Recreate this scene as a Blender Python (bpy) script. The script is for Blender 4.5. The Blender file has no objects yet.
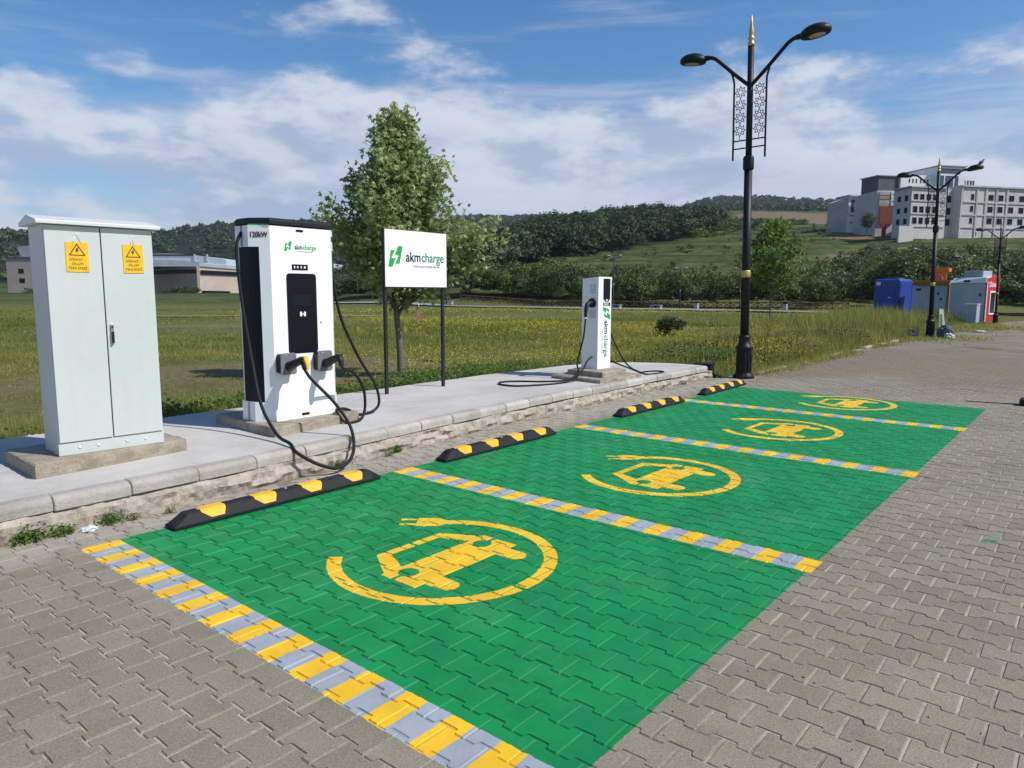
import bpy, bmesh, math, random
import numpy as np
from mathutils import Vector, Matrix

scene = bpy.context.scene
col = scene.collection
PI = math.pi
rng = np.random.default_rng(7)
random.seed(7)

# ------------------------------------------------------------------ camera
CAM_H = 1.6
PITCH, ROLL, YAW = 0.1266, 0.0027, 0.8767
F2 = Vector((math.sin(YAW), math.cos(YAW), 0.0))          # horizontal view direction
RT = Vector((math.cos(YAW), -math.sin(YAW), 0.0))         # to the right of the view
_F = Vector((F2.x * math.cos(PITCH), F2.y * math.cos(PITCH), -math.sin(PITCH)))
_U = RT.cross(_F)
_R2 = RT * math.cos(ROLL) + _U * math.sin(ROLL)
_U2 = _U * math.cos(ROLL) - RT * math.sin(ROLL)
cd = bpy.data.cameras.new('camera')
cd.sensor_width = 36.0
cd.lens = 716.4 / 1024 * 36.0
cd.clip_start = 0.05
cd.clip_end = 20000
camo = bpy.data.objects.new('camera', cd)
col.objects.link(camo)
mw = Matrix.Identity(4)
for i in range(3):
    mw[i][0] = _R2[i]; mw[i][1] = _U2[i]; mw[i][2] = -_F[i]
mw[2][3] = CAM_H
camo.matrix_world = mw
scene.camera = camo
scene.render.resolution_x = 1024
scene.render.resolution_y = 768

def away(l, d, z=0.0):
    """a place in the landscape: l metres to the right of the viewing axis, d metres ahead"""
    return Vector((RT.x * l + F2.x * d, RT.y * l + F2.y * d, z))

# ------------------------------------------------------------------ sun, sky, exposure
SUN_AZ = Vector((0.36, -0.933, 0)).normalized()            # horizontal direction towards the sun
SUN_EL = math.radians(47)
sdir = Vector((SUN_AZ.x * math.cos(SUN_EL), SUN_AZ.y * math.cos(SUN_EL), math.sin(SUN_EL)))
sl = bpy.data.lights.new('sun', 'SUN')
sl.energy = 4.0
sl.angle = math.radians(0.55)
sl.color = (1.0, 0.955, 0.89)
so = bpy.data.objects.new('sun', sl)
so.rotation_euler = sdir.to_track_quat('Z', 'Y').to_euler()
so.location = (0, 0, 30)
col.objects.link(so)

world = bpy.data.worlds.new('World')
scene.world = world
world.use_nodes = True
scene.view_settings.view_transform = 'Standard'
scene.view_settings.look = 'None'
scene.view_settings.gamma = 1.0
scene.view_settings.use_curve_mapping = False
scene.view_settings.exposure = 0.28

class X:
    """tiny expression helper for shader math"""
    nt = None
    def __init__(s, v): s.v = v
    @staticmethod
    def op(o, *a, clamp=False):
        n = X.nt.nodes.new('ShaderNodeMath'); n.operation = o; n.use_clamp = clamp
        for i, q in enumerate(a):
            if isinstance(q, X): X.nt.links.new(q.v, n.inputs[i])
            else: n.inputs[i].default_value = q
        return X(n.outputs[0])
    def __add__(s, o): return X.op('ADD', s, o)
    __radd__ = __add__
    def __sub__(s, o): return X.op('SUBTRACT', s, o)
    def __rsub__(s, o): return X.op('SUBTRACT', o, s)
    def __mul__(s, o): return X.op('MULTIPLY', s, o)
    __rmul__ = __mul__
    def __truediv__(s, o): return X.op('DIVIDE', s, o)
    def gt(s, o): return X.op('GREATER_THAN', s, o)
    def lt(s, o): return X.op('LESS_THAN', s, o)
    def max(s, o): return X.op('MAXIMUM', s, o)
    def min(s, o): return X.op('MINIMUM', s, o)
    def abs(s): return X.op('ABSOLUTE', s)
    def inv(s): return X.op('SUBTRACT', 1.0, s)
    def step(s, a, b):
        n = X.nt.nodes.new('ShaderNodeMapRange'); n.interpolation_type = 'SMOOTHSTEP'
        X.nt.links.new(s.v, n.inputs[0]); n.inputs[1].default_value = a; n.inputs[2].default_value = b
        n.inputs[3].default_value = 0; n.inputs[4].default_value = 1
        return X(n.outputs[0])

def node(nt, typ, **kw):
    n = nt.nodes.new(typ)
    for k, v in kw.items():
        if hasattr(n, k): setattr(n, k, v)
        else: n.inputs[k].default_value = v
    return n
def mixc(nt, fac, a, b, blend='MIX'):
    n = nt.nodes.new('ShaderNodeMix'); n.data_type = 'RGBA'; n.blend_type = blend
    for sock, q in ((n.inputs[0], fac), (n.inputs[6], a), (n.inputs[7], b)):
        if isinstance(q, X): nt.links.new(q.v, sock)
        elif hasattr(q, 'is_output'): nt.links.new(q, sock)
        elif isinstance(q, (int, float)): sock.default_value = q
        else: sock.default_value = (*q[:3], 1)
    return n.outputs[2]
def noise(nt, vec, scale, detail=4, rough=0.55, dist=0.0, out=0):
    n = nt.nodes.new('ShaderNodeTexNoise')
    n.inputs['Scale'].default_value = scale; n.inputs['Detail'].default_value = detail
    n.inputs['Roughness'].default_value = rough; n.inputs['Distortion'].default_value = dist
    if vec is not None: nt.links.new(vec, n.inputs['Vector'])
    return n.outputs[out]
def vecscale(nt, vec, s, off=(0, 0, 0)):
    n = nt.nodes.new('ShaderNodeMapping'); n.inputs['Scale'].default_value = s; n.inputs['Location'].default_value = off
    nt.links.new(vec, n.inputs['Vector'])
    return n.outputs[0]

# the sky: Nishita air with layered clouds that thin out with height above the horizon
nt = world.node_tree
nt.nodes.clear(); X.nt = nt
sky = nt.nodes.new('ShaderNodeTexSky'); sky.sky_type = 'NISHITA'; sky.sun_disc = False
sky.sun_elevation = SUN_EL
sky.sun_rotation = math.atan2(SUN_AZ.x, SUN_AZ.y)
sky.altitude = 100; sky.air_density = 1.0; sky.dust_density = 0.4; sky.ozone_density = 3.0
tc = nt.nodes.new('ShaderNodeTexCoord')
sep = nt.nodes.new('ShaderNodeSeparateXYZ'); nt.links.new(tc.outputs['Generated'], sep.inputs[0])
el = X(sep.outputs[2])                                    # sine of the elevation
warp = noise(nt, tc.outputs['Generated'], 2.2, 3, 0.5, out=1)
wv = nt.nodes.new('ShaderNodeVectorMath'); wv.operation = 'MULTIPLY_ADD'
nt.links.new(warp, wv.inputs[0]); wv.inputs[1].default_value = (0.10, 0.10, 0.05)
nt.links.new(tc.outputs['Generated'], wv.inputs[2])
WOFF = (3.1, 1.7, 0.4)
vA = vecscale(nt, wv.outputs[0], (3.0, 3.0, 7.5), WOFF)         # heaped cloud
vB = vecscale(nt, wv.outputs[0], (2.0, 2.0, 22.0), (5.0, 2.0, 1.3))   # flat streaks
nA = X(noise(nt, vA, 1.25, 10, 0.60, 0.0))
vA2 = vecscale(nt, wv.outputs[0], (3.0, 3.0, 7.5), (WOFF[0] + 0.05, WOFF[1] - 0.10, WOFF[2] + 0.16))
nA2 = X(noise(nt, vA2, 1.25, 10, 0.60, 0.0))
nB = X(noise(nt, vB, 1.0, 6, 0.6, 0.3))
big = X(noise(nt, vecscale(nt, tc.outputs['Generated'], (1.3, 1.3, 2.2), (0.6, 2.4, 0.0)), 1.0, 3, 0.5))
cover = el.step(0.40, 0.10)                               # more cloud low down
top = cover * 0.36 + (big - 0.5) * 0.75 - 0.165
dA = (nA + top).step(0.51, 0.69)
dB = (nB + cover * 0.36 + (big - 0.5) * 0.3 - 0.13).step(0.46, 0.78)
thick = (nA + top).step(0.60, 0.95)
lit = (nA - nA2 + 0.045).step(-0.05, 0.12)
white = mixc(nt, lit, (3.5, 4.3, 5.9), (6.3, 6.6, 7.4))
grey = mixc(nt, nB.step(0.40, 0.60), (3.1, 3.9, 5.5), (4.9, 5.5, 6.8))
ccol = mixc(nt, thick * 0.42, white, grey)
hsv = nt.nodes.new('ShaderNodeHueSaturation'); hsv.inputs['Saturation'].default_value = 1.27; hsv.inputs['Value'].default_value = 1.12
nt.links.new(sky.outputs[0], hsv.inputs['Color'])
c1 = mixc(nt, dB * 0.62, hsv.outputs[0], grey)
c2 = mixc(nt, dA * 0.92, c1, ccol)
bg = nt.nodes.new('ShaderNodeBackground'); bg.inputs['Strength'].default_value = 0.095
nt.links.new(c2, bg.inputs['Color'])
wo = nt.nodes.new('ShaderNodeOutputWorld'); nt.links.new(bg.outputs[0], wo.inputs[0])

# ------------------------------------------------------------------ materials
def lin(r, g, b):
    f = lambda c: (c / 255 / 12.92) if c <= 10 else ((c / 255 + 0.055) / 1.055) ** 2.4
    return (f(r), f(g), f(b))
MATS = {}
def mat(name, c, rough=0.6, var=0.12, scale=3.0, bump=0.0, bscale=60.0, metal=0.0, c2=None, spec=0.5, objvar=0.0, coat=0.0, detail=5, streak=0.0):
    if name in MATS: return MATS[name]
    m = bpy.data.materials.new(name); m.use_nodes = True; nt = m.node_tree
    b = nt.nodes['Principled BSDF']; X.nt = nt
    t = nt.nodes.new('ShaderNodeNewGeometry')
    pos = t.outputs['Position']
    n1 = X(noise(nt, pos, scale, detail, 0.6))
    dark = c2 if c2 else tuple(q * (1 - 2 * var) for q in c)
    out = mixc(nt, n1.step(0.32, 0.68), dark, c if c2 else tuple(min(1, q * (1 + var)) for q in c))
    n2 = X(noise(nt, pos, scale * 9.3, 4, 0.6))
    out = mixc(nt, 0.5 * min(1, var * 4), out, mixc(nt, n2.step(0.3, 0.7), tuple(q * 0.8 for q in c), tuple(min(1, q * 1.15) for q in c)))
    if streak:      # rain streaks and splashed dust
        st = X(noise(nt, vecscale(nt, pos, (16, 16, 0.8)), 1.0, 5, 0.65)).step(0.52, 0.80)
        out = mixc(nt, st * streak, out, tuple(q * 0.55 for q in (0.42, 0.38, 0.30)))
        du = X(noise(nt, pos, 5.0, 6, 0.7)).step(0.50, 0.85)
        out = mixc(nt, du * streak * 0.8, out, (0.36, 0.32, 0.25))
    if objvar:
        oi = nt.nodes.new('ShaderNodeObjectInfo')
        hs = nt.nodes.new('ShaderNodeHueSaturation')
        nt.links.new((X(oi.outputs['Random']) * objvar * 2 + (1 - objvar)).v, hs.inputs['Value'])
        nt.links.new(out, hs.inputs['Color']); out = hs.outputs[0]
    nt.links.new(out, b.inputs['Base Color'])
    r = n2 * 0.12 + (rough - 0.06)
    nt.links.new(r.v, b.inputs['Roughness'])
    b.inputs['Metallic'].default_value = metal
    b.inputs['Specular IOR Level'].default_value = spec
    b.inputs['Coat Weight'].default_value = coat
    if bump:
        bn = nt.nodes.new('ShaderNodeBump'); bn.inputs['Strength'].default_value = bump; bn.inputs['Distance'].default_value = 0.01
        nt.links.new(noise(nt, pos, bscale, 5, 0.65), bn.inputs['Height'])
        nt.links.new(bn.outputs[0], b.inputs['Normal'])
    MATS[name] = m
    return m

def leafmat(name, c1, c2, trans=0.35, rough=0.5, dry=None):
    """foliage: colour differs from leaf to leaf through the mesh attribute rnd"""
    if name in MATS: return MATS[name]
    m = bpy.data.materials.new(name); m.use_nodes = True; nt = m.node_tree; X.nt = nt
    b = nt.nodes['Principled BSDF']
    at = nt.nodes.new('ShaderNodeAttribute'); at.attribute_name = 'rnd'
    r = X(at.outputs['Fac'])
    out = mixc(nt, r, c1, c2)
    if dry: out = mixc(nt, r.step(0.8, 1.0), out, dry)
    nt.links.new(out, b.inputs['Base Color'])
    b.inputs['Roughness'].default_value = rough
    b.inputs['Specular IOR Level'].default_value = 0.35
    if trans:
        tr = nt.nodes.new('ShaderNodeBsdfTranslucent')
        hs = nt.nodes.new('ShaderNodeHueSaturation'); hs.inputs['Hue'].default_value = 0.485; hs.inputs['Value'].default_value = 1.5
        nt.links.new(out, hs.inputs['Color']); nt.links.new(hs.outputs[0], tr.inputs[0])
        ms = nt.nodes.new('ShaderNodeMixShader'); ms.inputs[0].default_value = trans
        nt.links.new(b.outputs[0], ms.inputs[1]); nt.links.new(tr.outputs[0], ms.inputs[2])
        nt.links.new(ms.outputs[0], nt.nodes['Material Output'].inputs[0])
    MATS[name] = m
    return m

# ------------------------------------------------------------------ mesh helpers
class MB:
    """collects shapes; build() links them as one mesh object"""
    def __init__(s): s.v = []; s.f = []; s.m = []; s.cur = 0; s.sm = []
    def add(s, vs, fs, M=None, smooth=False):
        o = len(s.v)
        for q in vs:
            q = Vector(q)
            s.v.append(tuple(M @ q if M is not None else q))
        for f in fs:
            s.f.append(tuple(i + o for i in f)); s.m.append(s.cur); s.sm.append(smooth)
        return s
    def box(s, a, b, M=None):
        x0, y0, z0 = a; x1, y1, z1 = b
        return s.add([(x0,y0,z0),(x1,y0,z0),(x1,y1,z0),(x0,y1,z0),(x0,y0,z1),(x1,y0,z1),(x1,y1,z1),(x0,y1,z1)],
            [(0,3,2,1),(4,5,6,7),(0,1,5,4),(1,2,6,5),(2,3,7,6),(3,0,4,7)], M)
    def prism(s, poly, z0, z1, M=None, poly1=None, cap=True):
        n = len(poly); p1 = poly1 or poly
        vs = [(x, y, z0) for x, y in poly] + [(x, y, z1) for x, y in p1]
        fs = [(i, (i + 1) % n, n + (i + 1) % n, n + i) for i in range(n)]
        if cap: fs += [tuple(range(n - 1, -1, -1)), tuple(range(n, 2 * n))]
        return s.add(vs, fs, M)
    def tube(s, pts, r, n=8, cap=True, smooth=True):
        pts = [Vector(q) for q in pts]; k = len(pts)
        rs = r if isinstance(r, (list, tuple)) else [r] * k
        vs = []; up = None
        for i, q in enumerate(pts):
            t = (pts[min(i + 1, k - 1)] - pts[max(i - 1, 0)]).normalized()
            if up is None:
                up = Vector((0, 0, 1)) if abs(t.z) < 0.9 else Vector((1, 0, 0))
            a = t.cross(up).normalized(); b = a.cross(t).normalized(); up = b
            for j in range(n):
                an = 2 * PI * j / n
                vs.append(q + (a * math.cos(an) + b * math.sin(an)) * rs[i])
        fs = [(i*n+j, i*n+(j+1) % n, (i+1)*n+(j+1) % n, (i+1)*n+j) for i in range(k-1) for j in range(n)]
        s.add(vs, fs, None, smooth)
        if cap:
            s.add([vs[j] for j in range(n)], [tuple(range(n - 1, -1, -1))])
            s.add([vs[(k-1)*n + j] for j in range(n)], [tuple(range(n))])
        return s
    def lathe(s, prof, n=24, M=None, smooth=True, sides=None):
        vs = []; k = len(prof); n = sides or n
        for r, z in prof:
            for j in range(n):
                an = 2 * PI * (j + 0.5) / n
                vs.append((r * math.cos(an), r * math.sin(an), z))
        fs = [(i*n+j, i*n+(j+1) % n, (i+1)*n+(j+1) % n, (i+1)*n+j) for i in range(k-1) for j in range(n)]
        fs += [tuple(range(n - 1, -1, -1)), tuple((k-1)*n + j for j in range(n))]
        return s.add(vs, fs, M, smooth)
    def build(s, name, mats, parent=None, loc=None, bevel=0, seg=2, rotz=0, autosmooth=False):
        me = bpy.data.meshes.new(name)
        me.from_pydata([tuple(q) for q in s.v], [], s.f)
        if not isinstance(mats, (list, tuple)): mats = [mats]
        for q in mats: me.materials.append(q)
        me.polygons.foreach_set('material_index', s.m)
        me.polygons.foreach_set('use_smooth', [bool(q) for q in s.sm])
        me.validate(); me.update()
        o = bpy.data.objects.new(name, me); col.objects.link(o)
        if parent is not None: o.parent = parent
        if loc is not None: o.location = loc
        if rotz: o.rotation_euler.z = rotz
        if bevel:
            bv = o.modifiers.new('bevel', 'BEVEL'); bv.width = bevel; bv.segments = seg; bv.limit_method = 'ANGLE'
            bv.angle_limit = math.radians(35); bv.harden_normals = False
        return o

def tag(o, label=None, cat=None, group=None, kind=None):
    if label: o['label'] = label
    if cat: o['category'] = cat
    if group: o['group'] = group
    if kind: o['kind'] = kind
    return o
def empty(name, loc=(0, 0, 0), rz=0.0):
    o = bpy.data.objects.new(name, None); o.empty_display_size = 0.2
    o.location = loc; o.rotation_euler.z = rz
    col.objects.link(o); return o
def copy_tree(o, parent=None):
    c = o.copy(); col.objects.link(c); c.parent = parent
    for ch in [q for q in bpy.data.objects if q.parent == o]: copy_tree(ch, c)
    return c
def rawmesh(name, V, Fq, mats, rnd=None, parent=None, smooth=False, mi=None):
    """numpy vertices and equal-sized faces into one mesh object; rnd is a value per vertex"""
    V = np.asarray(V, dtype=np.float32); Fq = np.asarray(Fq, dtype=np.int32); k = Fq.shape[1]
    me = bpy.data.meshes.new(name)
    me.vertices.add(len(V)); me.vertices.foreach_set('co', V.ravel())
    me.loops.add(Fq.size); me.loops.foreach_set('vertex_index', Fq.ravel())
    me.polygons.add(len(Fq)); me.polygons.foreach_set('loop_start', np.arange(0, Fq.size, k, dtype=np.int32))
    me.polygons.foreach_set('loop_total', np.full(len(Fq), k, dtype=np.int32))
    me.polygons.foreach_set('use_smooth', np.full(len(Fq), bool(smooth)))
    if not isinstance(mats, (list, tuple)): mats = [mats]
    for q in mats: me.materials.append(q)
    if mi is not None: me.polygons.foreach_set('material_index', np.asarray(mi, dtype=np.int32))
    me.update(calc_edges=True)
    if rnd is not None:
        a = me.attributes.new('rnd', 'FLOAT', 'POINT'); a.data.foreach_set('value', np.asarray(rnd, dtype=np.float32))
    o = bpy.data.objects.new(name, me); col.objects.link(o)
    if parent is not None: o.parent = parent
    return o
def text_mesh(name, body, size, m, parent, M, width=None, ext=0.0012, bold=0.0, aligned='CENTER', space=1.0):
    cu = bpy.data.curves.new(name, 'FONT'); cu.body = body; cu.size = size; cu.extrude = ext; cu.align_x = aligned
    cu.offset = bold; cu.space_character = space; cu.resolution_u = 3
    t = bpy.data.objects.new(name, cu); col.objects.link(t)
    bpy.context.view_layer.update()
    dg = bpy.context.evaluated_depsgraph_get()
    me = bpy.data.meshes.new_from_object(t.evaluated_get(dg))
    bpy.data.objects.remove(t); bpy.data.curves.remove(cu)
    if width and len(me.vertices):
        xs = [v.co.x for v in me.vertices]; k = width / (max(xs) - min(xs))
        for v in me.vertices: v.co.x *= k
    me.transform(M)
    me.materials.clear(); me.materials.append(m)
    o = bpy.data.objects.new(name, me); col.objects.link(o); o.parent = parent
    return o
def frame(origin, right, up):
    """matrix whose x runs to the right and y up on an upright surface"""
    r = Vector(right).normalized(); u = Vector(up).normalized(); n = r.cross(u)
    M = Matrix.Identity(4)
    for i in range(3): M[i][0] = r[i]; M[i][1] = u[i]; M[i][2] = n[i]; M[i][3] = origin[i]
    return M
def rounded(x0, y0, x1, y1, r, k=4):
    out = []
    for cx, cy, a0 in ((x1-r, y0+r, -90), (x1-r, y1-r, 0), (x0+r, y1-r, 90), (x0+r, y0+r, 180)):
        for i in range(k + 1):
            a = math.radians(a0 + 90 * i / k); out.append((cx + r * math.cos(a), cy + r * math.sin(a)))
    return out
def spline(pts, n=8):
    P = [Vector(q) for q in pts]; out = []
    for i in range(len(P) - 1):
        a, b, c, d = P[max(i-1, 0)], P[i], P[i+1], P[min(i+2, len(P)-1)]
        for j in range(n):
            t = j / n
            out.append(0.5 * ((2*b) + (c-a)*t + (2*a-5*b+4*c-d)*t*t + (3*b-a-3*c+d)*t**3))
    out.append(P[-1]); return out
# ------------------------------------------------------------------ the land
def pnoise(x, y, seed=0, octv=4):
    """cheap smooth noise, about -1..1"""
    r = np.random.default_rng(seed); out = 0; amp = 1; tot = 0
    for k in range(octv):
        for _ in range(3):
            a = r.uniform(0, 2 * PI); f = 2 ** k * r.uniform(0.7, 1.3)
            out = out + amp * np.sin((x * math.cos(a) + y * math.sin(a)) * f + r.uniform(0, 6.28)); tot += amp * 0.55
        amp *= 0.5
    return out / tot
UC = np.array([-900, -400, 0, 160, 240, 330, 420, 480, 560, 640, 720, 830, 900, 1024, 1400, 2000], float)
DC = np.array([0, 84, 110, 150, 200, 260, 330, 450, 600, 680, 900, 1500, 2400, 4000], float)
ZC = np.array([
 # 0  84  110  150  200  260  330  450  600  680  900 1500 2400 4000
 [0, 0, 0, 0, 0, 0, 0, 10, 30, 40, 55, 80, 60, 0],
 [0, 0, 0, 0, 0, 0, 0, 10, 34, 42, 55, 80, 60, 0],
 [0, 0, 0, 0, 0, 0, 0, 8, 36, 46, 58, 90, 60, 0],
 [0, 0, 0, 0, 0, 0, 0, 2, 18, 31, 64, 78, 60, 0],
 [0, 0, 0, 0, 0, 0, 0, 2, 20, 36, 76, 95, 60, 0],
 [0, 0, 0, 0, 0, 0.5, 1, 4, 26, 44, 86, 112, 60, 0],
 [0, 0, 1, 3, 5, 8, 10, 12, 32, 44, 82, 140, 60, 0],
 [0, 0, 2, 5, 9, 13, 16, 18, 32, 44, 80, 158, 80, 0],
 [0, 0, 3, 7.5, 12.5, 20, 27.5, 30, 34, 44, 80, 156, 80, 0],
 [0, 0, 3, 8, 13.5, 22.5, 32, 36, 38, 50, 90, 150, 80, 0],
 [0, 0, 3, 8, 14.5, 23.5, 32, 45, 60, 77, 98, 190, 80, 0],
 [0, 0, 3, 8, 16, 25, 33, 45, 60, 79, 98, 192, 80, 0],
 [0, 0, 3, 8.5, 17.2, 22, 30, 44, 60, 79, 98, 185, 80, 0],
 [0, 0, 3, 8.5, 17.2, 22, 30, 44, 58, 70, 95, 170, 80, 0],
 [0, 0, 3, 8, 16, 21, 28, 40, 50, 60, 85, 150, 80, 0],
 [0, 0, 0, 2, 6, 10, 16, 30, 40, 50, 70, 120, 80, 0]], float)
def kerb_y(x):
    """front line of the kerb: it drifts outwards a little along the slab"""
    return np.interp(x, [-6, 1.3, 3.0, 5.1, 7.0, 9.4, 12.9], [5.0, 5.27, 5.30, 5.47, 5.60, 5.66, 5.72])
def land(x, y):
    x = np.asarray(x, float); y = np.asarray(y, float)
    d = x * F2.x + y * F2.y; l = x * RT.x + y * RT.y
    u = 512 + 716.4 * l / np.maximum(d, 1.0)
    u = np.clip(u, UC[0], UC[-1]); dd = np.clip(d, 0, DC[-1] - 1)
    i = np.clip(np.searchsorted(UC, u, side='right') - 1, 0, len(UC) - 2)
    j = np.clip(np.searchsorted(DC, dd, side='right') - 1, 0, len(DC) - 2)
    a = (u - UC[i]) / (UC[i+1] - UC[i]); a = a * a * (3 - 2 * a)
    b = (dd - DC[j]) / (DC[j+1] - DC[j])
    z = (ZC[i, j] * (1-a) + ZC[i+1, j] * a) * (1-b) + (ZC[i, j+1] * (1-a) + ZC[i+1, j+1] * a) * b
    z = np.where(d > 0, z, 0)
    far = np.clip((d - 85) / 150, 0, 1)
    z = z + far * (pnoise(x / 28, y / 28, 3) * 1.0 + pnoise(x / 110, y / 110, 5) * np.clip(d / 90, 0, 9))
    # terraces on the grassy slope
    hill = np.clip((d - 95) / 40, 0, 1) * np.clip((330 - d) / 60, 0, 1)
    z = z + hill * 0.55 * np.sin(z * 2 * PI / 2.3)
    # near the lot: the field lies a little higher than the pavers and sinks under them
    edge = np.where(x < 13.0, kerb_y(np.minimum(x, 12.9)) + 1.2, 5.45)
    near = np.clip((y - edge) / 0.6, 0, 1)
    near = near * np.clip((x + 30) / 10, 0, 1)
    lot = 1 - np.where(x < 27, near, np.clip((y - 5.6 - 0.12 * np.maximum(x - 27, 0)) / 1.5, 0, 1))
    flat = np.clip((90 - d) / 30, 0, 1)
    bumpy = 0.10 + 0.05 * pnoise(x / 2.6, y / 2.6, 11) + 0.02 * pnoise(x / 0.6, y / 0.6, 12)
    z = z + flat * np.where(lot > 0.999, -0.07, bumpy * (1 - lot) - 0.07 * lot)
    return z

def field_patch(x, y):
    """how lush the meadow is: negative where it is worn down to soil"""
    return pnoise(x / 3.4, y / 3.4, 33) * 0.8 + 0.42 + 0.25 * pnoise(x / 1.1, y / 1.1, 37) - 0.75 * np.exp(-((x * 0.45 + y * 0.89 - 15.5) / 2.6) ** 2) * (x < 11)
# ground material: meadow near, scrubby slopes, bare earth patches and the cut bank far off
def ground_material():
    m = bpy.data.materials.new('meadow_ground'); m.use_nodes = True; nt = m.node_tree; X.nt = nt
    b = nt.nodes['Principled BSDF']
    g = nt.nodes.new('ShaderNodeNewGeometry'); pos = g.outputs['Position']
    n1 = X(noise(nt, pos, 0.09, 6, 0.62)); n2 = X(noise(nt, pos, 0.75, 6, 0.7)); n3 = X(noise(nt, pos, 9.0, 5, 0.7))
    grass = mixc(nt, n2.step(0.3, 0.7), (0.085, 0.100, 0.024), (0.180, 0.180, 0.054))
    dry = mixc(nt, n3.step(0.3, 0.7), (0.125, 0.098, 0.052), (0.20, 0.165, 0.088))
    out = mixc(nt, (n1 * 0.6 + n2 * 0.4).step(0.50, 0.62) * 0.62, grass, dry)
    out = mixc(nt, 0.35, out, mixc(nt, n3.step(0.35, 0.65), (0.040, 0.050, 0.018), (0.13, 0.14, 0.055)))
    ab = nt.nodes.new('ShaderNodeAttribute'); ab.attribute_name = 'bare'
    soilc = mixc(nt, n3.step(0.3, 0.7), (0.120, 0.098, 0.050), (0.235, 0.190, 0.105))
    out = mixc(nt, (X(ab.outputs['Fac']) + (n2 - 0.5) * 0.5).step(0.35, 0.75) * 0.7, out, soilc)
    at = nt.nodes.new('ShaderNodeAttribute'); at.attribute_name = 'earth'
    earth = mixc(nt, n2.step(0.3, 0.7), (0.12, 0.085, 0.052), (0.21, 0.155, 0.095))
    nE = X(noise(nt, pos, 0.05, 5, 0.7))
    out = mixc(nt, (X(at.outputs['Fac']) + (nE - 0.5) * 0.9).step(0.45, 0.62), out, earth)
    at2 = nt.nodes.new('ShaderNodeAttribute'); at2.attribute_name = 'slope'
    hillc = mixc(nt, (n1 * 0.5 + X(noise(nt, pos, 0.3, 6, 0.75)) * 0.5).step(0.38, 0.62), (0.030, 0.052, 0.014), (0.105, 0.118, 0.038))
    spz = nt.nodes.new('ShaderNodeSeparateXYZ'); nt.links.new(pos, spz.inputs[0])
    ter = X.op('SINE', X(spz.outputs[2]) * (2 * PI / 2.3) + X(noise(nt, pos, 0.04, 4, 0.6)) * 9.0)      # overgrown terrace risers
    hillc = mixc(nt, (ter * 0.5 + X(noise(nt, pos, 0.22, 5, 0.7)) - 0.2).step(0.35, 0.75) * 0.75, hillc, (0.022, 0.040, 0.012))
    out = mixc(nt, X(at2.outputs['Fac']), out, mixc(nt, (X(at.outputs['Fac']) + (nE - 0.5) * 0.9).step(0.45, 0.62), hillc, earth))
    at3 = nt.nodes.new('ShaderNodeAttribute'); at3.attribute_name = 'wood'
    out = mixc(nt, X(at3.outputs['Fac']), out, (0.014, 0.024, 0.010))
    nt.links.new(out, b.inputs['Base Color']); b.inputs['Roughness'].default_value = 0.95; b.inputs['Specular IOR Level'].default_value = 0.1
    bn = nt.nodes.new('ShaderNodeBump'); bn.inputs['Strength'].default_value = 0.8; bn.inputs['Distance'].default_value = 0.08
    nt.links.new(noise(nt, pos, 7.0, 6, 0.75), bn.inputs['Height']); nt.links.new(bn.outputs[0], b.inputs['Normal'])
    return m
M_ground = ground_material()
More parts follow.
